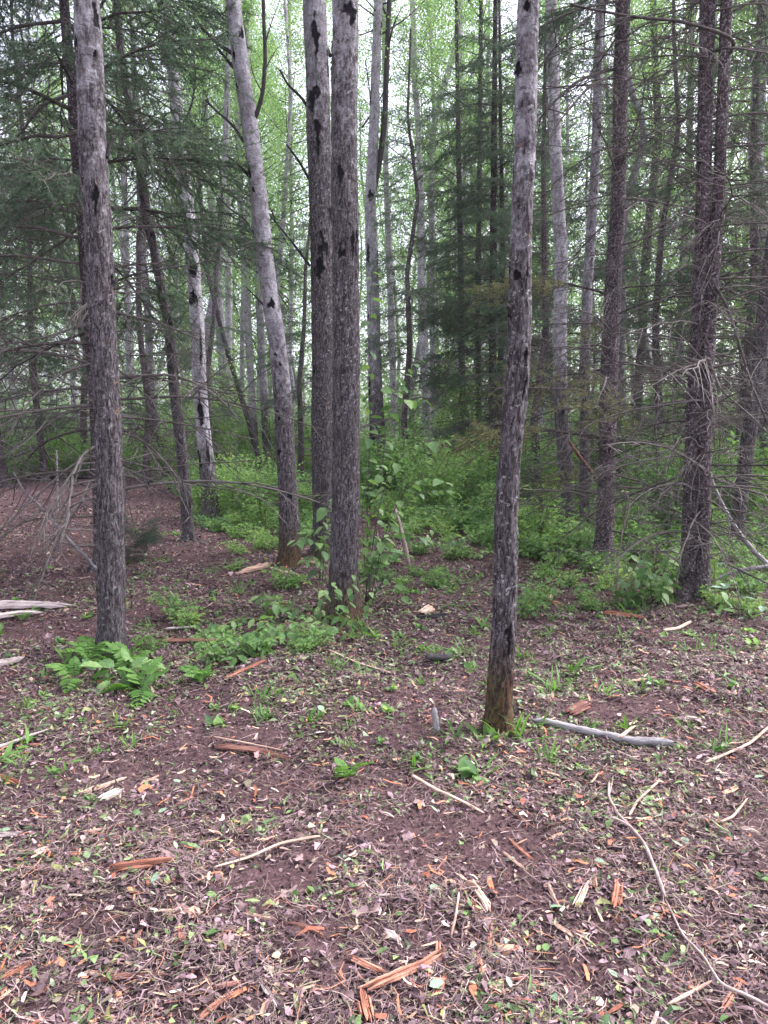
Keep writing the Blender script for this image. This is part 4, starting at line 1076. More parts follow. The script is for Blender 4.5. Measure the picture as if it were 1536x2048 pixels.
stem_plant(t, b, pxstems(b, [[(x0, 1205 + (x0 % 7)), ((x0 + x1) / 2 + 5, (1190 + y1) / 2), (x1, y1)] for (x0, x1, y1) in
                             [(1300, 1345, 1095), (1310, 1300, 1085), (1290, 1260, 1105), (1280, 1235, 1150), (1320, 1360, 1130), (1305, 1285, 1120), (1315, 1330, 1150), (1270, 1240, 1180), (1300, 1280, 1140), (1325, 1350, 1165), (1285, 1255, 1130), (1310, 1320, 1110)]], [-.3, .1, -.2, 0, .2, -.4, -.3, .1, -.1, .1, -.3, .2]), 0.098, 0.004, 9, 0.036, None, 'green_stem', 0.15)
b = G(1470, 1235)
t = thing('leafy_bush', 'sprawling round-leaved plant right of the twin spruce foot', 'shrub', b)
stem_plant(t, b, pxstems(b, [[(1440, 1240), (1450, 1200), (1440, 1160)], [(1460, 1245), (1480, 1200), (1500, 1185)], [(1480, 1240), (1510, 1215), (1540, 1210)], [(1450, 1245), (1430, 1225), (1425, 1205)], [(1470, 1240), (1465, 1190), (1455, 1140)], [(1500, 1250), (1520, 1235), (1545, 1240)], [(1480, 1262), (1500, 1250), (1530, 1265)], [(1430, 1190), (1428, 1130), (1445, 1095)]],
                         [-.2, .1, -.2, .2, .3, -.1, -.2, .2]), 0.085, 0.004, 10, 0.05, PALE + LEAF, 'green_stem', 0.15)
for i, (px, py, sp, label) in enumerate([(905, 1125, 48, 'low broad-leaved plant in front of the brush right of the leaning stub'), (845, 1110, 42, 'bright green young plant beside the leaning broken stub'), (790, 1130, 30, 'leafy seedling at the foot of the leaning broken stub'),
                                         (1165, 1200, 24, 'pale-leaved seedling lying by the orange slab'), (1240, 1215, 26, 'green leafy sprig below the dark green bush'), (1115, 1115, 30, 'leafy seedling left of the bare-branched spruce foot'), (955, 1120, 30, 'leafy plant touching the slender curving aspen')]):
    b = G(px, py); k = depth(b) / F_PX
    t = thing('seedling', label, 'plant', b)
    rs = np.random.default_rng(600 + i); st = []
    for j in range(9):
        a = rs.uniform(0, 6.28); r = sp * k * rs.uniform(0.4, 1.0); h = sp * k * rs.uniform(0.5, 1.3)
        st.append([(0, 0, 0), (math.cos(a) * r * 0.4, math.sin(a) * r * 0.4, h * 0.75), (math.cos(a) * r, math.sin(a) * r, h)])
    stem_plant(t, b, st, 0.075, 0.003, 20 + i, 0.055, None, 'green_stem', 0.35)

def frond_mesh(seed, npin=9):
    rs = np.random.default_rng(seed)
    mb = MB()
    u = np.linspace(0, 1, 12)
    p = np.stack([u, 0 * u, 0.35 * np.sin(u * 2.3) - 0.25 * u ** 2], 1)
    tube(mb, p, np.linspace(0.012, 0.003, 12), 4, rnd=0.4)
    C, D, L = [], [], []
    for i in range(npin):
        s = 0.18 + 0.8 * i / npin
        q = np.array([np.interp(s, u, p[:, j]) for j in range(3)])
        l = 0.36 * math.sin(min(1, (1.05 - s) * 1.25) * math.pi / 2) * rs.uniform(0.85, 1.1)
        for sg in (1, -1):
            C.append(q); D.append([0.45, sg, rs.uniform(-0.25, 0.05)]); L.append(l)
    C.append(p[-2]); D.append([1, 0, -0.2]); L.append(0.16)
    L = np.array(L)
    ovate(mb, np.array(C), np.array(D, float), np.array([0, 0, 1.0]) + rs.normal(size=(len(C), 3)) * 0.15, L, 0.135 + 0 * L, rs.random(len(C)), 0.12)
    return mb.mesh('frond', MATS['fern_leaf'])
FROND = [frond_mesh(700), frond_mesh(701, 8), frond_mesh(702, 10)]
def fern(px, py, n, size, label, seed, group=None):
    b = G(px, py); rs = np.random.default_rng(seed)
    t = thing('fern', label, 'fern', b, group)
    for j in range(n):
        a = j * 6.28 / n + rs.normal() * 0.3
        link('frond', FROND[rs.integers(0, 3)], t, (0, 0, 0.01), (rs.normal() * 0.3, rs.uniform(-0.75, 0.1), a), size * rs.uniform(0.7, 1.15))
fern(180, 1330, 6, 0.25, 'bright fern with lobed fronds left of the fern-footed aspen', 1)
fern(150, 1365, 4, 0.21, 'fern spreading low in front of the fern-footed aspen', 2)
fern(262, 1330, 6, 0.23, 'fern right against the base of the fern-footed aspen', 3)
fern(285, 1390, 5, 0.24, 'small yellow-green fern lowest of those round the aspen', 4)
fern(410, 1365, 5, 0.16, 'small lobed fern between the ferns and trampled branches', 5)
fern(690, 1568, 3, 0.13, 'single small fern sprig flat on the bare soil', 6)
fern(45, 1245, 3, 0.14, 'flattened fern sprig by the bleached log', 7)
b = G(255, 1365)
t = thing('broadleaf_plant', 'broad smooth-leaved plant among the ferns at the aspen base', 'plant', b)
rs = np.random.default_rng(77)
for j in range(26):
    a = rs.uniform(0, 6.28); r = rs.uniform(0.02, 0.22)
    leaf_obj(t, (math.cos(a) * r, math.sin(a) * r * 0.7, rs.uniform(0.02, 0.13)), a, rs.uniform(-0.7, 0.5), rs.normal() * 0.4, rs.uniform(0.09, 0.16))
# low evergreen bush behind the fern-footed aspen
b = G(272, 1125)
t = thing('spruce_seedling', 'low dark evergreen bush behind the fern-footed aspen', 'shrub', b)
rs = np.random.default_rng(78)
for j in range(26):
    k = rs.integers(0, 5)
    o = link('branch', LIVE[k][0], t, (0, 0, rs.uniform(0.03, 0.4)), (rs.normal() * 0.4, rs.uniform(-0.9, 0.1), rs.uniform(0, 6.28)), rs.uniform(0.22, 0.42))
    link('needles', LIVE[k][1], o)

# ------------------------------------------------------------------ sticks, logs and splintered wood
def split_wood(mb, pts, r0, r1, flat=0.6, seed=0, k=9, jag=0.35, n=None):
    rs = np.random.default_rng(seed)
    pts = np.asarray(pts, float)
    L = np.sum(np.linalg.norm(np.diff(pts, axis=0), axis=1))
    n = n or int(np.clip(L / 0.012, 8, 40))
    p = smooth_path(pts, n, 3)
    tan = np.gradient(p, axis=0); tan /= np.linalg.norm(tan, axis=1)[:, None]
    a = np.cross(tan, [0, 0, 1.0]); a /= np.linalg.norm(a, axis=1)[:, None] + 1e-9
    b_ = np.cross(a, tan)
    th = np.linspace(0, 2 * np.pi, k, endpoint=False)
    prof = 1 + 0.22 * rs.normal(size=k)
    tw = rs.uniform(0, 6.28)
    R = np.linspace(r0, r1, n)[:, None] * prof[None] * (1 + 0.10 * rs.normal(size=(n, k)))
    # jagged ends: every fibre ends at its own place
    s = np.linspace(0, L, n)
    e0 = np.abs(rs.normal(size=k)) * jag * r0 * 6; e1 = np.abs(rs.normal(size=k)) * jag * r1 * 6
    e0 = np.minimum(e0, L * 0.14); e1 = np.minimum(e1, L * 0.14)
    S = e0[None] + (L - e0 - e1)[None] * (s / L)[:, None]
    P = np.stack([np.stack([np.interp(S[:, j], s, p[:, q]) for j in range(k)], 1) for q in range(3)], -1)
    ct, st = np.cos(th + tw), np.sin(th + tw)
    off = R[:, :, None] * (ct[None, :, None] * a[:, None, :] + flat * st[None, :, None] * b_[:, None, :])
    taper = np.ones(n); taper[0] = 0.35; taper[-1] = 0.3; 
    if n > 6: taper[1] = 0.8; taper[-2] = 0.75
    V = (P + off * taper[:, None, None]).reshape(-1, 3)
    i = np.arange(n - 1)[:, None] * k; j = np.arange(k)[None, :]; j2 = (j + 1) % k
    q = np.stack([i + j, i + j2, i + k + j2, i + k + j], -1).reshape(-1, 4)
    V = np.concatenate([V, V[:k].mean(0)[None], V[(n - 1) * k:n * k].mean(0)[None]])
    jj = np.arange(k)
    t = np.concatenate([np.stack([np.full(k, n * k), (jj + 1) % k, jj], 1), np.stack([np.full(k, n * k + 1), (n - 1) * k + jj, (n - 1) * k + (jj + 1) % k], 1)])
    fib = np.stack([R * np.cos(th)[None], R * np.sin(th)[None], np.repeat(s[:, None], k, 1)], -1).reshape(-1, 3) + rs.uniform(0, 5)
    fib = np.concatenate([fib, fib[:1], fib[-1:]])
    mb.add(V, q, t, fib=fib)

def splinter(mb, pts, r0, r1, flat=0.6, seed=0, jag=0.3, nsl=None):
    """torn wood: a bundle of thin slats side by side, each with its own ends, height and colour"""
    rs = np.random.default_rng(seed)
    pts = np.asarray(pts, float)
    L = np.sum(np.linalg.norm(np.diff(pts, axis=0), axis=1))
    n = int(np.clip(L / 0.02, 5, 16))
    p = smooth_path(pts, n, 2)
    s = np.linspace(0, 1, n)
    tan = np.gradient(p, axis=0); tan /= np.linalg.norm(tan, axis=1)[:, None]
    a = np.cross(tan, [0, 0, 1.0]); a /= np.linalg.norm(a, axis=1)[:, None] + 1e-9
    b_ = np.cross(a, tan)
    nsl = nsl or int(rs.integers(3, 6))
    roll = rs.normal() * 0.25
    for j in range(nsl):
        u = ((j + 0.5) / nsl * 2 - 1) + rs.normal() * 0.12
        main = abs(u) < 0.45
        e0 = rs.uniform(0, 0.05 if main else jag * 0.8); e1 = rs.uniform(0, 0.05 if main else jag * 0.8)
        t = e0 + (1 - e0 - e1) * s
        c = np.stack([np.interp(t, s, p[:, q]) for q in range(3)], 1)
        A = np.stack([np.interp(t, s, a[:, q]) for q in range(3)], 1); B = np.stack([np.interp(t, s, b_[:, q]) for q in range(3)], 1)
        R = np.interp(t, s, np.linspace(r0, r1, n))
        hz = rs.normal() * 0.25 + 0.35 * (1 - u * u) + u * roll
        w = R * (1.15 / nsl) * rs.uniform(0.8, 1.5); h = R * flat * rs.uniform(0.55, 1.0)
        cen = c + A * (R * u)[:, None] + B * (R * flat * hz)[:, None]
        tp = np.clip(np.minimum((s + 0.02) / 0.16, (1.02 - s) / 0.16), 0.12, 1)
        jt = 1 + 0.16 * rs.normal(size=(n, 5))
        th = np.array([0.4, 1.5, 2.8, 4.0, 5.4]) + rs.normal(size=5) * 0.25
        V = cen[:, None, :] + (w * tp)[:, None, None] * (np.cos(th)[None, :] * jt)[:, :, None] * A[:, None, :] + (h * tp)[:, None, None] * (np.sin(th)[None, :] * jt)[:, :, None] * B[:, None, :]
        i = np.arange(n - 1)[:, None] * 5; k = np.arange(5)[None, :]; k2 = (k + 1) % 5
        q = np.stack([i + k, i + k2, i + 5 + k2, i + 5 + k], -1).reshape(-1, 4)
        kk = np.arange(5)
        Vv = np.concatenate([V.reshape(-1, 3), V[0].mean(0)[None], V[-1].mean(0)[None]])
        tt = np.concatenate([np.stack([np.full(5, n * 5), (kk + 1) % 5, kk], 1), np.stack([np.full(5, n * 5 + 1), (n - 1) * 5 + kk, (n - 1) * 5 + (kk + 1) % 5], 1)])
        fb = np.stack([np.tile(np.cos(th) * w.mean(), n), np.tile(np.sin(th) * h.mean(), n), np.repeat(t * L, 5)], 1) + rs.uniform(0, 9, 3)
        fb = np.concatenate([fb, fb[:1], fb[-1:]])
        mb.add(Vv, q, tt, fib=fb)
TORN = {'wood', 'splinter', 'wood chip', 'bark'}
def ground_stick(name, label, cat, pts, w0, w1, mat, lift=0.0, flat=0.7, seed=0, forks=(), group=None, jag=0.25, ends=None):
    P = [G(x, y) for (x, y) in pts]
    k = depth(P[len(P) // 2]) / F_PX
    r0, r1 = w0 / 2 * k * 1.12, w1 / 2 * k * 1.12
    base = P[len(P) // 2].copy()
    P = np.array(P); P[:, 2] = hfull(P[:, 0], P[:, 1]) + max(r0, r1) * flat * 0.7 + lift + (0.007 if cat in TORN else 0.018)
    if ends is not None: P[0, 2] += ends[0]; P[-1, 2] += ends[1]
    mb = MB()
    torn = cat in TORN or mat == 'bleached_wood'
    (splinter(mb, P - base, r0 * 1.1, r1 * 1.1, flat * 0.85, seed, jag) if torn else split_wood(mb, P - base, r0, r1, flat, seed, jag=jag))
    for f, (fp, fw) in enumerate(forks):
        Q = np.array([G(x, y) for (x, y) in fp]); Q[:, 2] = hfull(Q[:, 0], Q[:, 1]) + fw / 2 * k + lift + 0.018
        split_wood(mb, Q - base, fw / 2 * k, fw / 4 * k, 0.9, seed + 50 + f, 7, 0.1)
    o = link(name, mb.mesh(name, MATS[mat], smooth=not torn), None, base)
    return tag(o, label, cat, group)
WOOD = [
    ('bleached_log', 'bleached split log lying at the left edge, upper of two', 'log', [(-60, 1218), (0, 1217), (60, 1216), (110, 1222), (155, 1226)], 24, 10, 'bleached_wood', {}),
    ('bleached_log', 'shorter bleached split log at the left edge, just below the longer one', 'log', [(-40, 1248), (0, 1242), (45, 1234), (88, 1233)], 18, 9, 'bleached_wood', {}),
    ('wood_plank', 'pale splintered slab at the left edge level with the ferns', 'wood', [(-30, 1338), (10, 1332), (52, 1322)], 20, 14, 'bleached_wood', {}),
    ('pale_stick', 'pale curved stick at the left edge below the ferns', 'stick', [(-25, 1506), (15, 1494), (50, 1482), (105, 1470)], 10, 4, 'bleached_wood', {}),
    ('split_timber', 'reddish brown bark-covered slab on the bare soil patch', 'wood', [(425, 1502), (500, 1508), (585, 1520)], 15, 11, 'red_wood', {}),
    ('thin_stick', 'thin pale stick just above the reddish slab on bare soil', 'stick', [(425, 1483), (490, 1496), (565, 1505)], 4, 3, 'tan_wood', {}),
    ('wood_splinter', 'long pinkish splinter above the cream chip, lower left', 'splinter', [(150, 1597), (205, 1577), (255, 1556)], 10, 8, 'tan_wood', {}),
    ('wood_chip', 'cream white split chip below the long pinkish splinter', 'wood chip', [(197, 1607), (250, 1575)], 13, 10, 'bleached_wood', {}),
    ('wood_chunk', 'thick orange-red splintered chunk, lower left', 'wood', [(220, 1750), (290, 1744), (350, 1734)], 19, 14, 'orange_wood', dict(jag=0.5)),
    ('curved_stick', 'long pale curved stick right of the orange-red chunk', 'stick', [(425, 1752), (500, 1727), (560, 1705), (600, 1692), (642, 1688)], 6, 8, 'tan_wood', dict(jag=0.1)),
    ('weathered_log', 'grey weathered log lying right of the nearest aspen', 'log', [(1058, 1450), (1110, 1462), (1180, 1474), (1270, 1486), (1368, 1496)], 12, 17, 'grey_wood', dict(flat=0.8, jag=0.6)),
    ('forked_branch', 'long pale crooked branch with a fork, lower right', 'branch', [(1218, 1560), (1217, 1590), (1235, 1640), (1262, 1668), (1290, 1705), (1312, 1760), (1330, 1812)], 5, 6.3, 'pale_branch', dict(flat=0.95, jag=0.05, forks=[([(1262, 1668), (1240, 1655), (1218, 1648)], 7), ([(1216, 1590), (1222, 1570), (1226, 1556)], 6)])),
    ('thin_branch', 'thin branch running down to the bottom right corner', 'branch', [(1330, 1815), (1365, 1880), (1405, 1925), (1440, 1992), (1490, 2015), (1560, 2045)], 4, 6.3, 'pale_branch', dict(flat=0.95, jag=0.05)),
    ('pale_stick', 'tan stick meeting the thin branch near the bottom right corner', 'stick', [(1330, 2022), (1380, 2004), (1425, 1976)], 8, 6, 'tan_wood', {}),
    ('wood_splinter', 'orange splinter under the thin branch, bottom right', 'splinter', [(1440, 2045), (1462, 2010), (1484, 1968)], 13, 5, 'orange_wood', {}),
    ('green_stick', 'thin greenish peeled stick on the central bare soil', 'stick', [(822, 1552), (870, 1584), (915, 1608), (970, 1642)], 6, 4, 'tan_wood', {}),
    ('wood_chunk', 'long orange splintered beam at the bottom centre', 'wood', [(718, 1992), (790, 1955), (850, 1922), (888, 1898)], 19, 17, 'orange_wood', dict(jag=0.6)),
    ('wood_chunk', 'orange stump of split wood crossing the bottom edge', 'wood', [(724, 1985), (730, 2020), (738, 2060)], 22, 24, 'orange_wood', dict(jag=0.5)),
    ('wood_splinter', 'orange splinter left above the long orange beam', 'splinter', [(690, 1922), (735, 1936), (772, 1948)], 10, 13, 'orange_wood', {}),
    ('wood_splinter', 'upright orange sliver touching the long orange beam', 'splinter', [(876, 1900), (877, 1878)], 9, 8, 'orange_wood', {}),
    ('wood_splinter', 'tan orange splinter right of the long orange beam', 'splinter', [(895, 1944), (880, 1970), (868, 1992)], 10, 13, 'orange_wood', {}),
    ('wood_chip', 'grey-topped split chip beside an orange one, lower centre', 'wood chip', [(952, 1785), (966, 1810), (980, 1834)], 15, 18, 'tan_wood', {}),
    ('wood_chip', 'orange chip pressed against the grey-topped chip', 'wood chip', [(933, 1810), (950, 1825), (964, 1838)], 9, 14, 'orange_wood', {}),
    ('bark_roll', 'small grey-brown bark roll above the grey-topped chip', 'bark', [(930, 1767), (944, 1773), (957, 1780)], 13, 13, 'tan_wood', {}),
    ('wood_splinter', 'forked tan splinter left of the flat orange one', 'splinter', [(1177, 1774), (1165, 1800), (1150, 1831)], 8, 13, 'tan_wood', {}),
    ('wood_chip', 'flat orange tan chip standing out, right of the forked splinter', 'wood chip', [(1236, 1773), (1234, 1805), (1227, 1836)], 12, 16, 'orange_wood', {}),
    ('wood_splinter', 'thin arched bark sliver left of the forked tan splinter', 'splinter', [(1096, 1772), (1104, 1795), (1122, 1832)], 7, 6, 'tan_wood', {}),
    ('wood_splinter', 'short red-orange sliver between forked splinter and flat chip', 'splinter', [(1187, 1763), (1190, 1790)], 6, 7, 'orange_wood', {}),
    ('wood_splinter', 'orange sliver pointing up, right of the orange beam', 'splinter', [(984, 1848), (980, 1875), (977, 1902)], 6, 8, 'orange_wood', {}),
    ('wood_splinter', 'orange sliver low between beam and thin branch', 'splinter', [(956, 1918), (962, 1945), (967, 1968)], 9, 11, 'orange_wood', {}),
    ('wood_splinter', 'flat orange splinter low right of the beam', 'splinter', [(1010, 1968), (1040, 1964), (1068, 1954)], 7, 8, 'orange_wood', {}),
    ('wood_splinter', 'orange splinter at the left edge near the bottom', 'splinter', [(-10, 1962), (30, 1945), (66, 1926)], 10, 12, 'orange_wood', {}),
    ('split_timber', 'long flat brown-orange slab near the bottom left', 'wood', [(176, 1955), (250, 1955), (312, 1960), (345, 1958)], 12, 8, 'red_wood', {}),
    ('wood_splinter', 'small bright orange sliver above the long flat slab', 'splinter', [(357, 1855), (361, 1880), (367, 1903)], 5, 9, 'orange_wood', {}),
    ('wood_splinter', 'pinkish tan splinter below the long curved stick', 'splinter', [(487, 1832), (520, 1846), (552, 1854)], 9, 9, 'tan_wood', {}),
    ('wood_splinter', 'thin red-brown splinter right of the pinkish one', 'splinter', [(570, 1863), (615, 1872), (655, 1884)], 6, 7, 'red_wood', {}),
    ('wood_splinter', 'orange splinter slanting out of the bottom edge', 'splinter', [(385, 2055), (430, 2025), (472, 2000)], 12, 10, 'orange_wood', {}),
    ('wood_splinter', 'pale straight splinter near the bottom centre left', 'splinter', [(518, 1983), (540, 2008), (566, 2036)], 9, 9, 'bleached_wood', {}),
    ('bark_roll', 'curled red-brown bark piece above the slanting orange splinter', 'bark', [(425, 1995), (455, 1991), (486, 1983)], 11, 9, 'red_wood', {}),
    ('wood_splinter', 'thin red sliver on the bare soil, top of three', 'splinter', [(998, 1611), (1035, 1632), (1073, 1655)], 5, 5, 'red_wood', {}),
    ('wood_splinter', 'thin pinkish sliver on the bare soil, middle of three', 'splinter', [(1013, 1671), (1040, 1695), (1068, 1719)], 6, 6, 'orange_wood', {}),
    ('wood_splinter', 'thin tan sliver on the bare soil, lowest of three', 'splinter', [(1000, 1697), (1025, 1720), (1053, 1744)], 5, 6, 'tan_wood', {}),
    ('wood_splinter', 'orange curved splinter at the left edge above the cream chip', 'splinter', [(-8, 1558), (18, 1566), (44, 1574)], 8, 7, 'orange_wood', {}),
    ('wood_splinter', 'red-orange splintered piece under the trampled branches', 'splinter', [(448, 1362), (490, 1345), (535, 1330)], 9, 7, 'orange_wood', {}),
    ('wood_chunk', 'tan split log left of the leaning pale aspen foot', 'wood', [(470, 1156), (510, 1144), (548, 1134)], 9, 15, 'tan_wood', {}),
    ('thin_stick', 'dry stick lying right of the tan split log', 'stick', [(540, 1142), (565, 1148), (600, 1158)], 5, 3, 'tan_wood', {}),
    ('fallen_log', 'dark red-brown log among plants right of the ferns', 'log', [(318, 1292), (380, 1291), (445, 1293)], 13, 10, 'red_wood', {}),
    ('pale_stick', 'pale straight stick just above the dark red-brown log', 'stick', [(325, 1262), (365, 1257), (402, 1256)], 6, 6, 'bleached_wood', {}),
    ('charred_log', 'short black charred stick left of the nearest aspen', 'log', [(846, 1331), (875, 1329), (907, 1329)], 13, 14, 'charred_wood', dict(flat=0.95)),
    ('split_timber', 'dark flat slab with a pale chip, centre right of thick aspen', 'wood', [(830, 1241), (865, 1240), (900, 1237)], 9, 8, 'charred_wood', {}),
    ('wood_chip', 'pinkish slab chip tilted on the dark flat slab', 'wood chip', [(840, 1236), (865, 1222)], 10, 14, 'tan_wood', dict(lift=0.01)),
    ('split_timber', 'orange slab behind the slender curving aspen, right side', 'wood', [(1048, 1195), (1085, 1204), (1126, 1214)], 13, 9, 'orange_wood', {}),
    ('wood_splinter', 'thin chip propped on the orange slab', 'splinter', [(1092, 1210), (1104, 1196)], 5, 5, 'tan_wood', dict(lift=0.02)),
    ('split_timber', 'long orange-tan slab in front of the dark green bush', 'wood', [(1200, 1231), (1250, 1236), (1297, 1241)], 12, 8, 'orange_wood', {}),
    ('pale_stick', 'pale stick below the twin spruce foot', 'stick', [(1325, 1272), (1355, 1263), (1383, 1249)], 5, 6, 'tan_wood', {}),
    ('wood_splinter', 'curved orange-tan splinter on the right trampled soil', 'splinter', [(1386, 1370), (1408, 1382), (1432, 1400)], 9, 10, 'orange_wood', {}),
    ('wood_splinter', 'straight tan splinter left of the curved orange one', 'splinter', [(1250, 1364), (1280, 1362), (1314, 1358)], 6, 6, 'tan_wood', {}),
    ('bark_roll', 'broad orange-brown bark curl above the grey log', 'bark', [(1135, 1436), (1158, 1428), (1180, 1422)], 20, 26, 'red_wood', dict(flat=0.4)),
    ('wood_splinter', 'pink chip leaning on the grey weathered log', 'splinter', [(1238, 1488), (1256, 1474), (1273, 1463)], 8, 6, 'tan_wood', dict(lift=0.03)),
    ('thin_stick', 'long thin stick slanting through the green sprouts at centre', 'stick', [(655, 1309), (715, 1330), (782, 1349)], 4, 4, 'tan_wood', {}),
    ('thin_branch', 'pale twig branch at the right edge below the grey log', 'branch', [(1408, 1542), (1450, 1512), (1500, 1490), (1545, 1462)], 5, 5, 'tan_wood', dict(flat=0.95)),
    ('thin_stick', 'brown stick right of the long crooked branch', 'stick', [(1437, 1670), (1465, 1645), (1495, 1612)], 7, 5, 'tan_wood', {}),
    ('thin_stick', 'brown stick nearest the fork of the crooked branch', 'stick', [(1258, 1640), (1275, 1605), (1318, 1572)], 5, 5, 'tan_wood', {}),
    ('fallen_log', 'dark fallen log far off along the left edge of the clearing', 'log', [(-60, 955), (60, 957), (195, 959)], 10, 7, 'charred_wood', {}),
    ('fallen_log', 'pale fallen log right of the twin spruce', 'log', [(1440, 1122), (1490, 1121), (1560, 1124)], 9, 9, 'bleached_wood', {}),
    ('fallen_log', 'short brown log at the foot of the bare-branched spruce', 'log', [(1222, 1104), (1250, 1112), (1278, 1118)], 9, 8, 'tan_wood', {}),
    ('fallen_log', 'dark fallen branch right of the central thick aspen', 'log', [(760, 1058), (810, 1056), (860, 1062)], 7, 5, 'charred_wood', {}),
    ('wood_chip', 'pale grey chip near the bottom centre', 'wood chip', [(770, 1868), (804, 1890)], 13, 8, 'bleached_wood', {}),
    ('thin_stick', 'two-pronged straw stick left of the orange chip', 'stick', [(903, 1876), (912, 1840), (918, 1798)], 4, 4, 'tan_wood', {}),
    ('split_timber', 'flat brown slab left of the thick orange-red chunk', 'wood', [(160, 1672), (210, 1674), (258, 1676)], 8, 8, 'red_wood', {}),
    ('pale_stick', 'pale broken slab at the left edge above the orange-red chunk', 'wood', [(-10, 1676), (18, 1675), (48, 1676)], 15, 10, 'bleached_wood', {}),
]
for i, (nm, lb, ct, pts, w0, w1, mt, kw) in enumerate(WOOD):
    ground_stick(nm, lb, ct, pts, w0, w1, mt, seed=900 + i, **kw)

def standing_stick(name, label, cat, pts, w0, w1, mat, dy=0.0, seed=0, base_px=None):
    b = G(*(base_px or pts[0]))
    P = np.array([AT(x, y, b[1] + dy * i / max(1, len(pts) - 1)) for i, (x, y) in enumerate(pts)])
    k = depth(b) / F_PX
    mb = MB(); split_wood(mb, P - b, w0 / 2 * k, w1 / 2 * k, 0.95, seed, 8, 0.25)
    return tag(link(name, mb.mesh(name, MATS[mat]), None, b), label, cat)
standing_stick('broken_stub', 'small grey broken stub standing left of the nearest aspen foot', 'stump', [(873, 1474), (872, 1445), (868, 1412)], 15, 10, 'grey_wood', 0, 1)
standing_stick('broken_sapling', 'leaning snapped sapling with pale torn foot, right of hazel sapling', 'stump', [(818, 1134), (810, 1090), (800, 1050), (788, 1012)], 8, 5.5, 'pale_branch', 0.1, 2)
standing_stick('dead_limb', 'thin dry stick leaning across the orange-brown aspen foot', 'stick', [(660, 1135), (610, 1120), (545, 1100)], 4, 5, 'tan_wood', 0.1, 3, (660, 1135))
standing_stick('dead_limb', 'red-brown snapped branch slanting left of the bare-branched spruce', 'branch', [(1188, 950), (1160, 915), (1136, 880)], 9, 6, 'red_wood', -0.2, 4, (1190, 1118))
standing_stick('dead_limb', 'long grey dead limb slanting down to the right edge', 'branch', [(1560, 1150), (1510, 1105), (1470, 1055), (1445, 1010), (1425, 965), (1410, 900)], 12, 6, 'grey_wood', 0.3, 5, (1560, 1180))
standing_stick('dead_limb', 'dark dead branch low beside the twin spruce, running right', 'branch', [(1418, 1165), (1470, 1142), (1550, 1130)], 8, 8, 'grey_wood', 0.0, 6, (1418, 1180))
standing_stick('dead_limb', 'pale bent sapling stick leaning left of the fern-footed aspen', 'stick', [(198, 1142), (160, 1100), (125, 1065), (80, 1010), (48, 983), (25, 940)], 6, 4, 'grey_wood', -0.2, 7, (200, 1150))
standing_stick('thin_sapling', 'thin bare upright sapling stem left of the twin spruce', 'sapling', [(1232, 1208), (1236, 1130), (1245, 1060), (1262, 1010), (1250, 975)], 4, 2.5, 'pale_branch', -0.1, 8)
standing_stick('thin_sapling', 'thin bare upright stem far left over the clearing', 'sapling', [(116, 1030), (115, 960), (113, 900)], 4, 3, 'grey_wood', 0, 9)

# many smaller splinters, dead leaves and fresh leaves, each its own object
def chip_mesh(seed, mat):
    rs = np.random.default_rng(seed); mb = MB()
    splinter(mb, [(-0.5, 0, 0), (0, rs.normal() * 0.06, 0.02), (0.5, 0, 0)], rs.uniform(0.06, 0.12), rs.uniform(0.03, 0.10), rs.uniform(0.3, 0.7), seed, 0.5, int(rs.integers(2, 4)))
    return mb.mesh('wood_splinter', MATS[mat], smooth=False)
CHIPS = [chip_mesh(1000 + i, m) for i, m in enumerate(['orange_wood'] * 4 + ['tan_wood'] * 4 + ['red_wood'] * 3 + ['bleached_wood'])]
rs = np.random.default_rng(51)
def scatter(n, rmin=1.75, rmax=11.0, azm=0.56, p=1.0):
    out = []
    while len(out) < n:
        az = rs.uniform(-azm, azm); d = math.exp(rs.uniform(math.log(rmin), math.log(rmax)))
        x, y = d * math.sin(az), d * math.cos(az)
        if d > float(edge_r(x, y)): continue
        if bare(np.array([x]), np.array([y]))[0] > 0.5 and rs.random() < 0.6: continue
        out.append((x, y, d))
    return out
for (x, y, d) in scatter(210, 2.1, 13):
    s = rs.uniform(0.035, 0.095) * (1 + 0.05 * d)
    z = float(hfull(np.array([x]), np.array([y]))[0])
    o = link('wood_splinter', CHIPS[int(rs.choice(12, p=[.05] * 4 + [.1] * 4 + [.1] * 3 + [.1]))], None, (x, y, z + 0.010), (rs.normal() * 0.25, rs.normal() * 0.15, rs.uniform(0, 6.28)), s)
    tag(o, 'small torn wood splinter ' + zone_floor(x, y), 'splinter', 'small torn splinters on the floor ' + zone_floor(x, y))

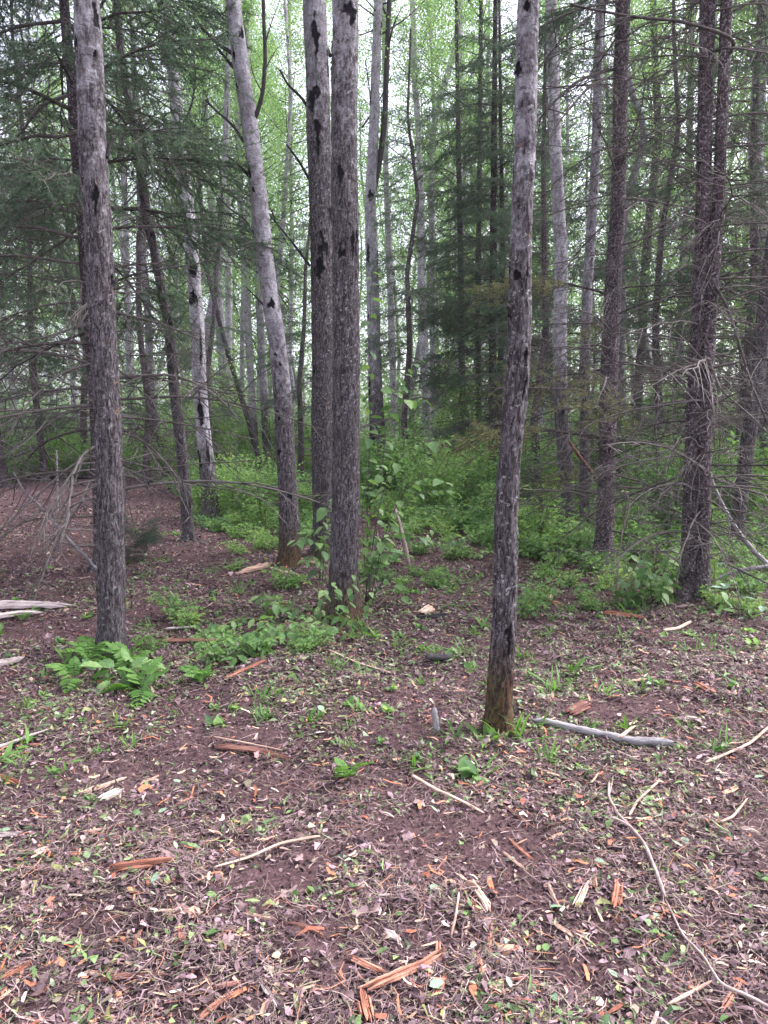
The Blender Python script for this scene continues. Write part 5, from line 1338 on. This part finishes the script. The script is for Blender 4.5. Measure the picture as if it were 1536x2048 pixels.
def dead_leaf_mesh(seed, lobes):
    rs = np.random.default_rng(seed); mb = MB()
    n = 22; th = np.linspace(0, 2 * np.pi, n, endpoint=False)
    r = 0.42 + 0.10 * np.cos(th * lobes + rs.uniform(0, 6)) * (1 if lobes > 2 else 0.4) + 0.05 * rs.normal(size=n)
    x = r * np.cos(th) * 1.15; y = r * np.sin(th) * 0.85
    c1, c2, ph = rs.uniform(-0.6, 0.9), rs.uniform(0.1, 0.8), rs.uniform(0, 6)
    zf = lambda x, y: c1 * x * x + c2 * y * y * np.sign(rs.normal()) + 0.06 * np.sin(6 * x + ph) + 0.05 * np.sin(7 * y)
    sg = np.sign(rs.normal())
    zf = lambda x, y: c1 * x * x + c2 * y * y * sg + 0.05 * np.sin(6 * x + ph) + 0.04 * np.sin(7 * y)
    V = np.concatenate([[[0, 0, zf(0, 0)]], np.stack([x * .55, y * .55, zf(x * .55, y * .55)], 1), np.stack([x, y, zf(x, y) + 0.03 * rs.normal(size=n)], 1)])
    j = np.arange(n); j2 = (j + 1) % n
    mb.add(V, np.stack([1 + j, 1 + n + j, 1 + n + j2, 1 + j2], 1), np.stack([0 * j, 1 + j, 1 + j2], 1), rnd=rs.random())
    return mb
mat_leaf('dead_leaf', [(0.0, (0.06, 0.035, 0.034)), (0.35, (0.14, 0.09, 0.088)), (0.7, (0.23, 0.155, 0.15)), (1.0, (0.33, 0.22, 0.19))], (1, 1, 1), 0.0, 0.6, 1.0)
DLEAF = [dead_leaf_mesh(1100 + i, [5, 3, 2, 5, 2, 7][i]).mesh('dead_leaf', MATS['dead_leaf']) for i in range(6)]
for (x, y, d) in scatter(300, 1.9, 9.0):
    z = float(hfull(np.array([x]), np.array([y]))[0])
    o = link('dead_leaf', DLEAF[rs.integers(0, 6)], None, (x, y, z + 0.014), (rs.normal() * 0.35, rs.normal() * 0.35, rs.uniform(0, 6.28)), rs.uniform(0.025, 0.055))
    tag(o, 'curled mauve-brown dead leaf ' + zone_floor(x, y), 'leaf', 'dead leaves on the floor ' + zone_floor(x, y))
for i, (x, y, d) in enumerate(scatter(170, 1.9, 9.5)):
    z = float(hfull(np.array([x]), np.array([y]))[0])
    pl = PALE if rs.random() < 0.5 else LEAF
    o = link('fresh_leaf', pl[rs.integers(0, len(pl))], None, (x, y, z + 0.018), (rs.normal() * 0.35, rs.normal() * 0.3, rs.uniform(0, 6.28)), rs.uniform(0.025, 0.055))
    tag(o, 'torn-off fresh green leaf ' + zone_floor(x, y), 'leaf', 'fresh green leaves on the floor ' + zone_floor(x, y))
# sprouts and grass tufts
def tuft(seed, n, L, w, spread, mat='fern_leaf'):
    rs = np.random.default_rng(seed); mb = MB()
    a = rs.uniform(0, 6.28, n); el = rs.uniform(0.2, 1.3, n)
    D = np.stack([np.cos(a) * np.cos(el), np.sin(a) * np.cos(el), np.sin(el)], 1)
    C = rs.normal(size=(n, 3)) * np.array([spread, spread, 0]) 
    ovate(mb, C, D, np.array([0, 0, 1.0]) + rs.normal(size=(n, 3)) * 0.2, L * rs.uniform(0.5, 1.2, n), w * rs.uniform(0.6, 1.3, n), rs.random(n), 0.3)
    return mb.mesh('sprout', MATS[mat])
TUFT = [tuft(1201, 14, 0.15, 0.012, 0.02), tuft(1202, 9, 0.07, 0.035, 0.02, 'shrub_leaf'), tuft(1203, 12, 0.10, 0.022, 0.03), tuft(1204, 7, 0.055, 0.04, 0.025, 'shrub_leaf'), tuft(1205, 16, 0.12, 0.009, 0.03)]
rs = np.random.default_rng(52)
def green_density(x, y):
    """fresh green is thickest in the belt between the trunks"""
    d = np.hypot(x, y)
    g = np.exp(-((d - 6.0) / 2.3) ** 2) * 1.15 + 0.14
    return np.clip(g * (0.75 + 0.9 * n2(x, y, 0.9, 17)) + 0.35 * (n2(x, y, 2.3, 18) > 0.35), 0, 1.2) * (1 - 0.85 * bare(x, y))
cnt = 0
while cnt < 290:
    az = rs.uniform(-0.56, 0.56); d = math.exp(rs.uniform(math.log(2.6), math.log(12)))
    x, y = d * math.sin(az), d * math.cos(az)
    if d < 3.6 and rs.random() < 0.75: continue
    if rs.random() > float(green_density(np.array([x]), np.array([y]))[0]): continue
    z = float(hfull(np.array([x]), np.array([y]))[0])
    o = link('grass_sprout', TUFT[rs.integers(0, 5)], None, (x, y, z), (rs.normal() * 0.2, rs.normal() * 0.2, rs.uniform(0, 6.28)), rs.uniform(0.4, 0.9) * (1 + 0.05 * d))
    tag(o, 'small green sprout in litter ' + zone_floor(x, y), 'sprout', 'sprouts in the litter ' + zone_floor(x, y)); cnt += 1
for i, (px, py, k, s, lb) in enumerate([(1018, 1462, 0, 1.3, 'long-bladed grass tuft against the nearest aspen foot'), (985, 1478, 2, 1.2, 'leafy grass in front of the nearest aspen'), (945, 1545, 1, 1.3, 'round-leaved sprout on the soil lower left of the nearest aspen'), (1140, 1345, 2, 1.1, 'light green sprout right of the nearest aspen'), (1105, 1375, 0, 1.0, 'pale grass tuft beside the nearest aspen trunk'), (1050, 1478, 4, 1.4, 'arched grass blades by the grey log end'), (905, 1480, 0, 1.0, 'dry green grass round the small grey stub')]):
    p = G(px, py)
    tag(link('grass_tuft', TUFT[k], None, p, (0, 0, i), s * 1.2), lb, 'grass')

# ------------------------------------------------------------------ litter too small to count
def strips(mb, x, y, L, W, cols, tilt, curl, lift, shape, rs):
    m = len(x)
    z = hfull(x, y) + lift
    yaw = rs.uniform(0, 2 * np.pi, m)
    d = np.stack([np.cos(yaw), np.sin(yaw), rs.normal(size=m) * tilt], 1); d /= np.linalg.norm(d, axis=1)[:, None]
    up = np.array([0, 0, 1.0]) + rs.normal(size=(m, 3)) * tilt
    d, s, n = basis(d, up)
    c = np.stack([x, y, z], 1)
    L = L[:, None]; W = W[:, None]
    k = (rs.normal(size=(m, 1)) * curl) * L
    w0, w1, w2 = shape
    sh = s * (rs.normal(size=(m, 1)) * 0.15) * L
    P = [c - d * L / 2 + s * W * w0 / 2, c - d * L / 2 - s * W * w0 / 2, c + n * k + sh + s * W * w1 / 2, c + n * k + sh - s * W * w1 / 2, c + d * L / 2 + s * W * w2 / 2, c + d * L / 2 - s * W * w2 / 2]
    V = np.stack(P, 1).reshape(-1, 3)
    i = np.arange(m)[:, None] * 6
    q = np.concatenate([i + np.array([0, 1, 3, 2]), i + np.array([2, 3, 5, 4])])
    mb.add(V, q, None, col=np.repeat(cols, 6, 0))
def spots(N, rs, rmin=1.3, rmax=24, azm=0.72, thin=0.8):
    N = int(N * 1.12); az = rs.uniform(-azm, azm, N); w = rs.random(N) < 0.16; d = np.exp(rs.uniform(math.log(rmin), math.log(rmax), N))
    az = np.where(w, np.sign(az) * rs.uniform(0.6, 1.05, N), az)
    x, y = d * np.sin(az), d * np.cos(az)
    keep = (d < edge_r(x, y) + 0.4) & (rs.random(N) > thin * bare(x, y))
    keep &= rs.random(N) < np.clip(0.78 + 0.8 * n2(x, y, 1.5, 21) + 0.5 * n2(x, y, 4.0, 22), 0.3, 1)
    return x[keep], y[keep], d[keep]
def palette(m, cols, w, rs, var=0.22):
    c = np.array(cols)[rs.choice(len(cols), m, p=np.array(w) / sum(w))]
    return np.clip(c * np.exp(rs.normal(size=(m, 1)) * var), 0.005, 0.8)
def litter():
    rs = np.random.default_rng(61)
    mb = MB()
    x, y, d = spots(150000, rs); x2, y2, d2 = spots(80000, rs, 4.5, 20, 0.6); x, y, d = np.concatenate([x, x2]), np.concatenate([y, y2]), np.concatenate([d, d2]); m = len(x)
    f = 1 + 0.10 * np.clip(d - 3, 0, 12)
    strips(mb, x, y, rs.gamma(2.0, 0.0088, m) * f + 0.005, rs.gamma(2.0, 0.0040, m) * f + 0.003,
           palette(m, [(0.045, 0.027, 0.029), (0.095, 0.060, 0.064), (0.17, 0.112, 0.118), (0.27, 0.18, 0.19), (0.27, 0.215, 0.16), (0.13, 0.115, 0.075)], [3.0, 3.6, 3.0, 1.5, 0.9, 1.3], rs), 0.32, 0.18, rs.uniform(0.001, 0.016, m), (0.35, 1.0, 0.3), rs)
    # crumbs of soil and rotten leaf, thickest where the soil lies open
    x, y, d = spots(110000, rs, 1.3, 16, 0.66, 0.0); m = len(x)
    f = 1 + 0.10 * np.clip(d - 3, 0, 12)
    strips(mb, x, y, (rs.gamma(2.0, 0.0042, m) + 0.003) * f, (rs.gamma(2.0, 0.0030, m) + 0.003) * f,
           palette(m, [(0.035, 0.020, 0.021), (0.075, 0.045, 0.047), (0.12, 0.078, 0.080), (0.20, 0.14, 0.14)], [4, 4, 2.4, 0.7], rs), 0.5, 0.25, rs.uniform(0.0, 0.006, m), (0.7, 1.0, 0.6), rs)
    o = link('leaf_litter', mb.mesh('leaf_litter', MATS['litter_bits'], smooth=False))
    tag(o, 'shredded mauve-brown dead leaves covering the forest floor', 'leaf litter', None, 'stuff')
    mb = MB()
    x, y, d = spots(135000, rs, thin=0.6); m = len(x)
    f = 1 + 0.12 * np.clip(d - 3, 0, 12)
    strips(mb, x, y, rs.gamma(2.2, 0.020, m) + 0.015, (0.0013 + rs.gamma(2.0, 0.0006, m)) * f,
           palette(m, [(0.13, 0.085, 0.08), (0.205, 0.145, 0.13), (0.30, 0.23, 0.195), (0.165, 0.155, 0.09), (0.27, 0.13, 0.08), (0.06, 0.038, 0.038)], [3.2, 3, 1.3, 1.3, 0.9, 2.6], rs), 0.13, 0.06, rs.uniform(0.004, 0.020, m), (0.9, 1.0, 0.5), rs)
    o = link('twig_litter', mb.mesh('twig_litter', MATS['litter_bits'], smooth=False))
    tag(o, 'scattered straw, twigs and bark shreds covering the forest floor', 'twig litter', None, 'stuff')
    mb = MB()
    x, y, d = spots(5500, rs, thin=0.4); m = len(x)
    strips(mb, x, y, rs.gamma(2.5, 0.011, m) * (1 + 0.06 * d) + 0.008, rs.gamma(2.5, 0.0026, m) * (1 + 0.06 * d) + 0.003,
           palette(m, [(0.42, 0.16, 0.08), (0.50, 0.30, 0.19), (0.58, 0.44, 0.34), (0.27, 0.10, 0.06)], [2.2, 2.5, 1.5, 1.5], rs), 0.2, 0.04, rs.uniform(0.006, 0.02, m), (0.7, 1.0, 0.6), rs)
    o = link('wood_shreds', mb.mesh('wood_shreds', MATS['litter_bits'], smooth=False))
    tag(o, 'tiny orange and pale wood shreds strewn over the floor', 'wood shreds', None, 'stuff')
    mb = MB()
    x, y, d = spots(100000, rs, 1.4, 16); g = green_density(x, y); k = rs.random(len(x)) < g * 0.85
    x, y, d = x[k], y[k], d[k]; m = len(x)
    f = 1 + 0.08 * np.clip(d - 3, 0, 12)
    strips(mb, x, y, (rs.gamma(2.2, 0.0095, m) + 0.007) * f, (rs.gamma(2.0, 0.0040, m) + 0.0025) * f,
           palette(m, [(0.055, 0.10, 0.030), (0.10, 0.165, 0.05), (0.16, 0.22, 0.085), (0.22, 0.27, 0.16), (0.17, 0.18, 0.06)], [3, 3, 2.4, 1.1, 1.6], rs), 0.45, 0.15, rs.uniform(0.004, 0.03, m), (0.35, 1.0, 0.15), rs)
    o = link('green_litter', mb.mesh('green_litter', MATS['green_bits'], smooth=False))
    tag(o, 'chopped green leaf and grass bits strewn across the floor', 'leaf litter', None, 'stuff')
litter()

# ------------------------------------------------------------------ moist air between the trunks
def haze():
    mb = MB()
    X, Y0, Y1, Z0, Z1 = 245, -245, 245, -1.5, 29.0
    V = [(-X, Y0, Z0), (X, Y0, Z0), (X, Y1, Z0), (-X, Y1, Z0), (-X, Y0, Z1), (X, Y0, Z1), (X, Y1, Z1), (-X, Y1, Z1)]
    mb.add(V, [(3, 2, 1, 0), (4, 5, 6, 7), (0, 1, 5, 4), (1, 2, 6, 5), (2, 3, 7, 6), (3, 0, 4, 7)])
    m = bpy.data.materials.new('haze'); m.use_nodes = True
    nt = m.node_tree; nt.nodes.clear()
    o = nt.nodes.new('ShaderNodeOutputMaterial'); v = nt.nodes.new('ShaderNodeVolumePrincipled')
    v.inputs['Color'].default_value = (0.93, 0.95, 1.0, 1); v.inputs['Density'].default_value = 0.0006
    nt.links.new(v.outputs[0], o.inputs['Volume'])
    h = link('haze', mb.mesh('haze', m, smooth=False))
    tag(h, 'thin pale haze in the air between the far trees', 'haze', None, 'stuff')
haze()
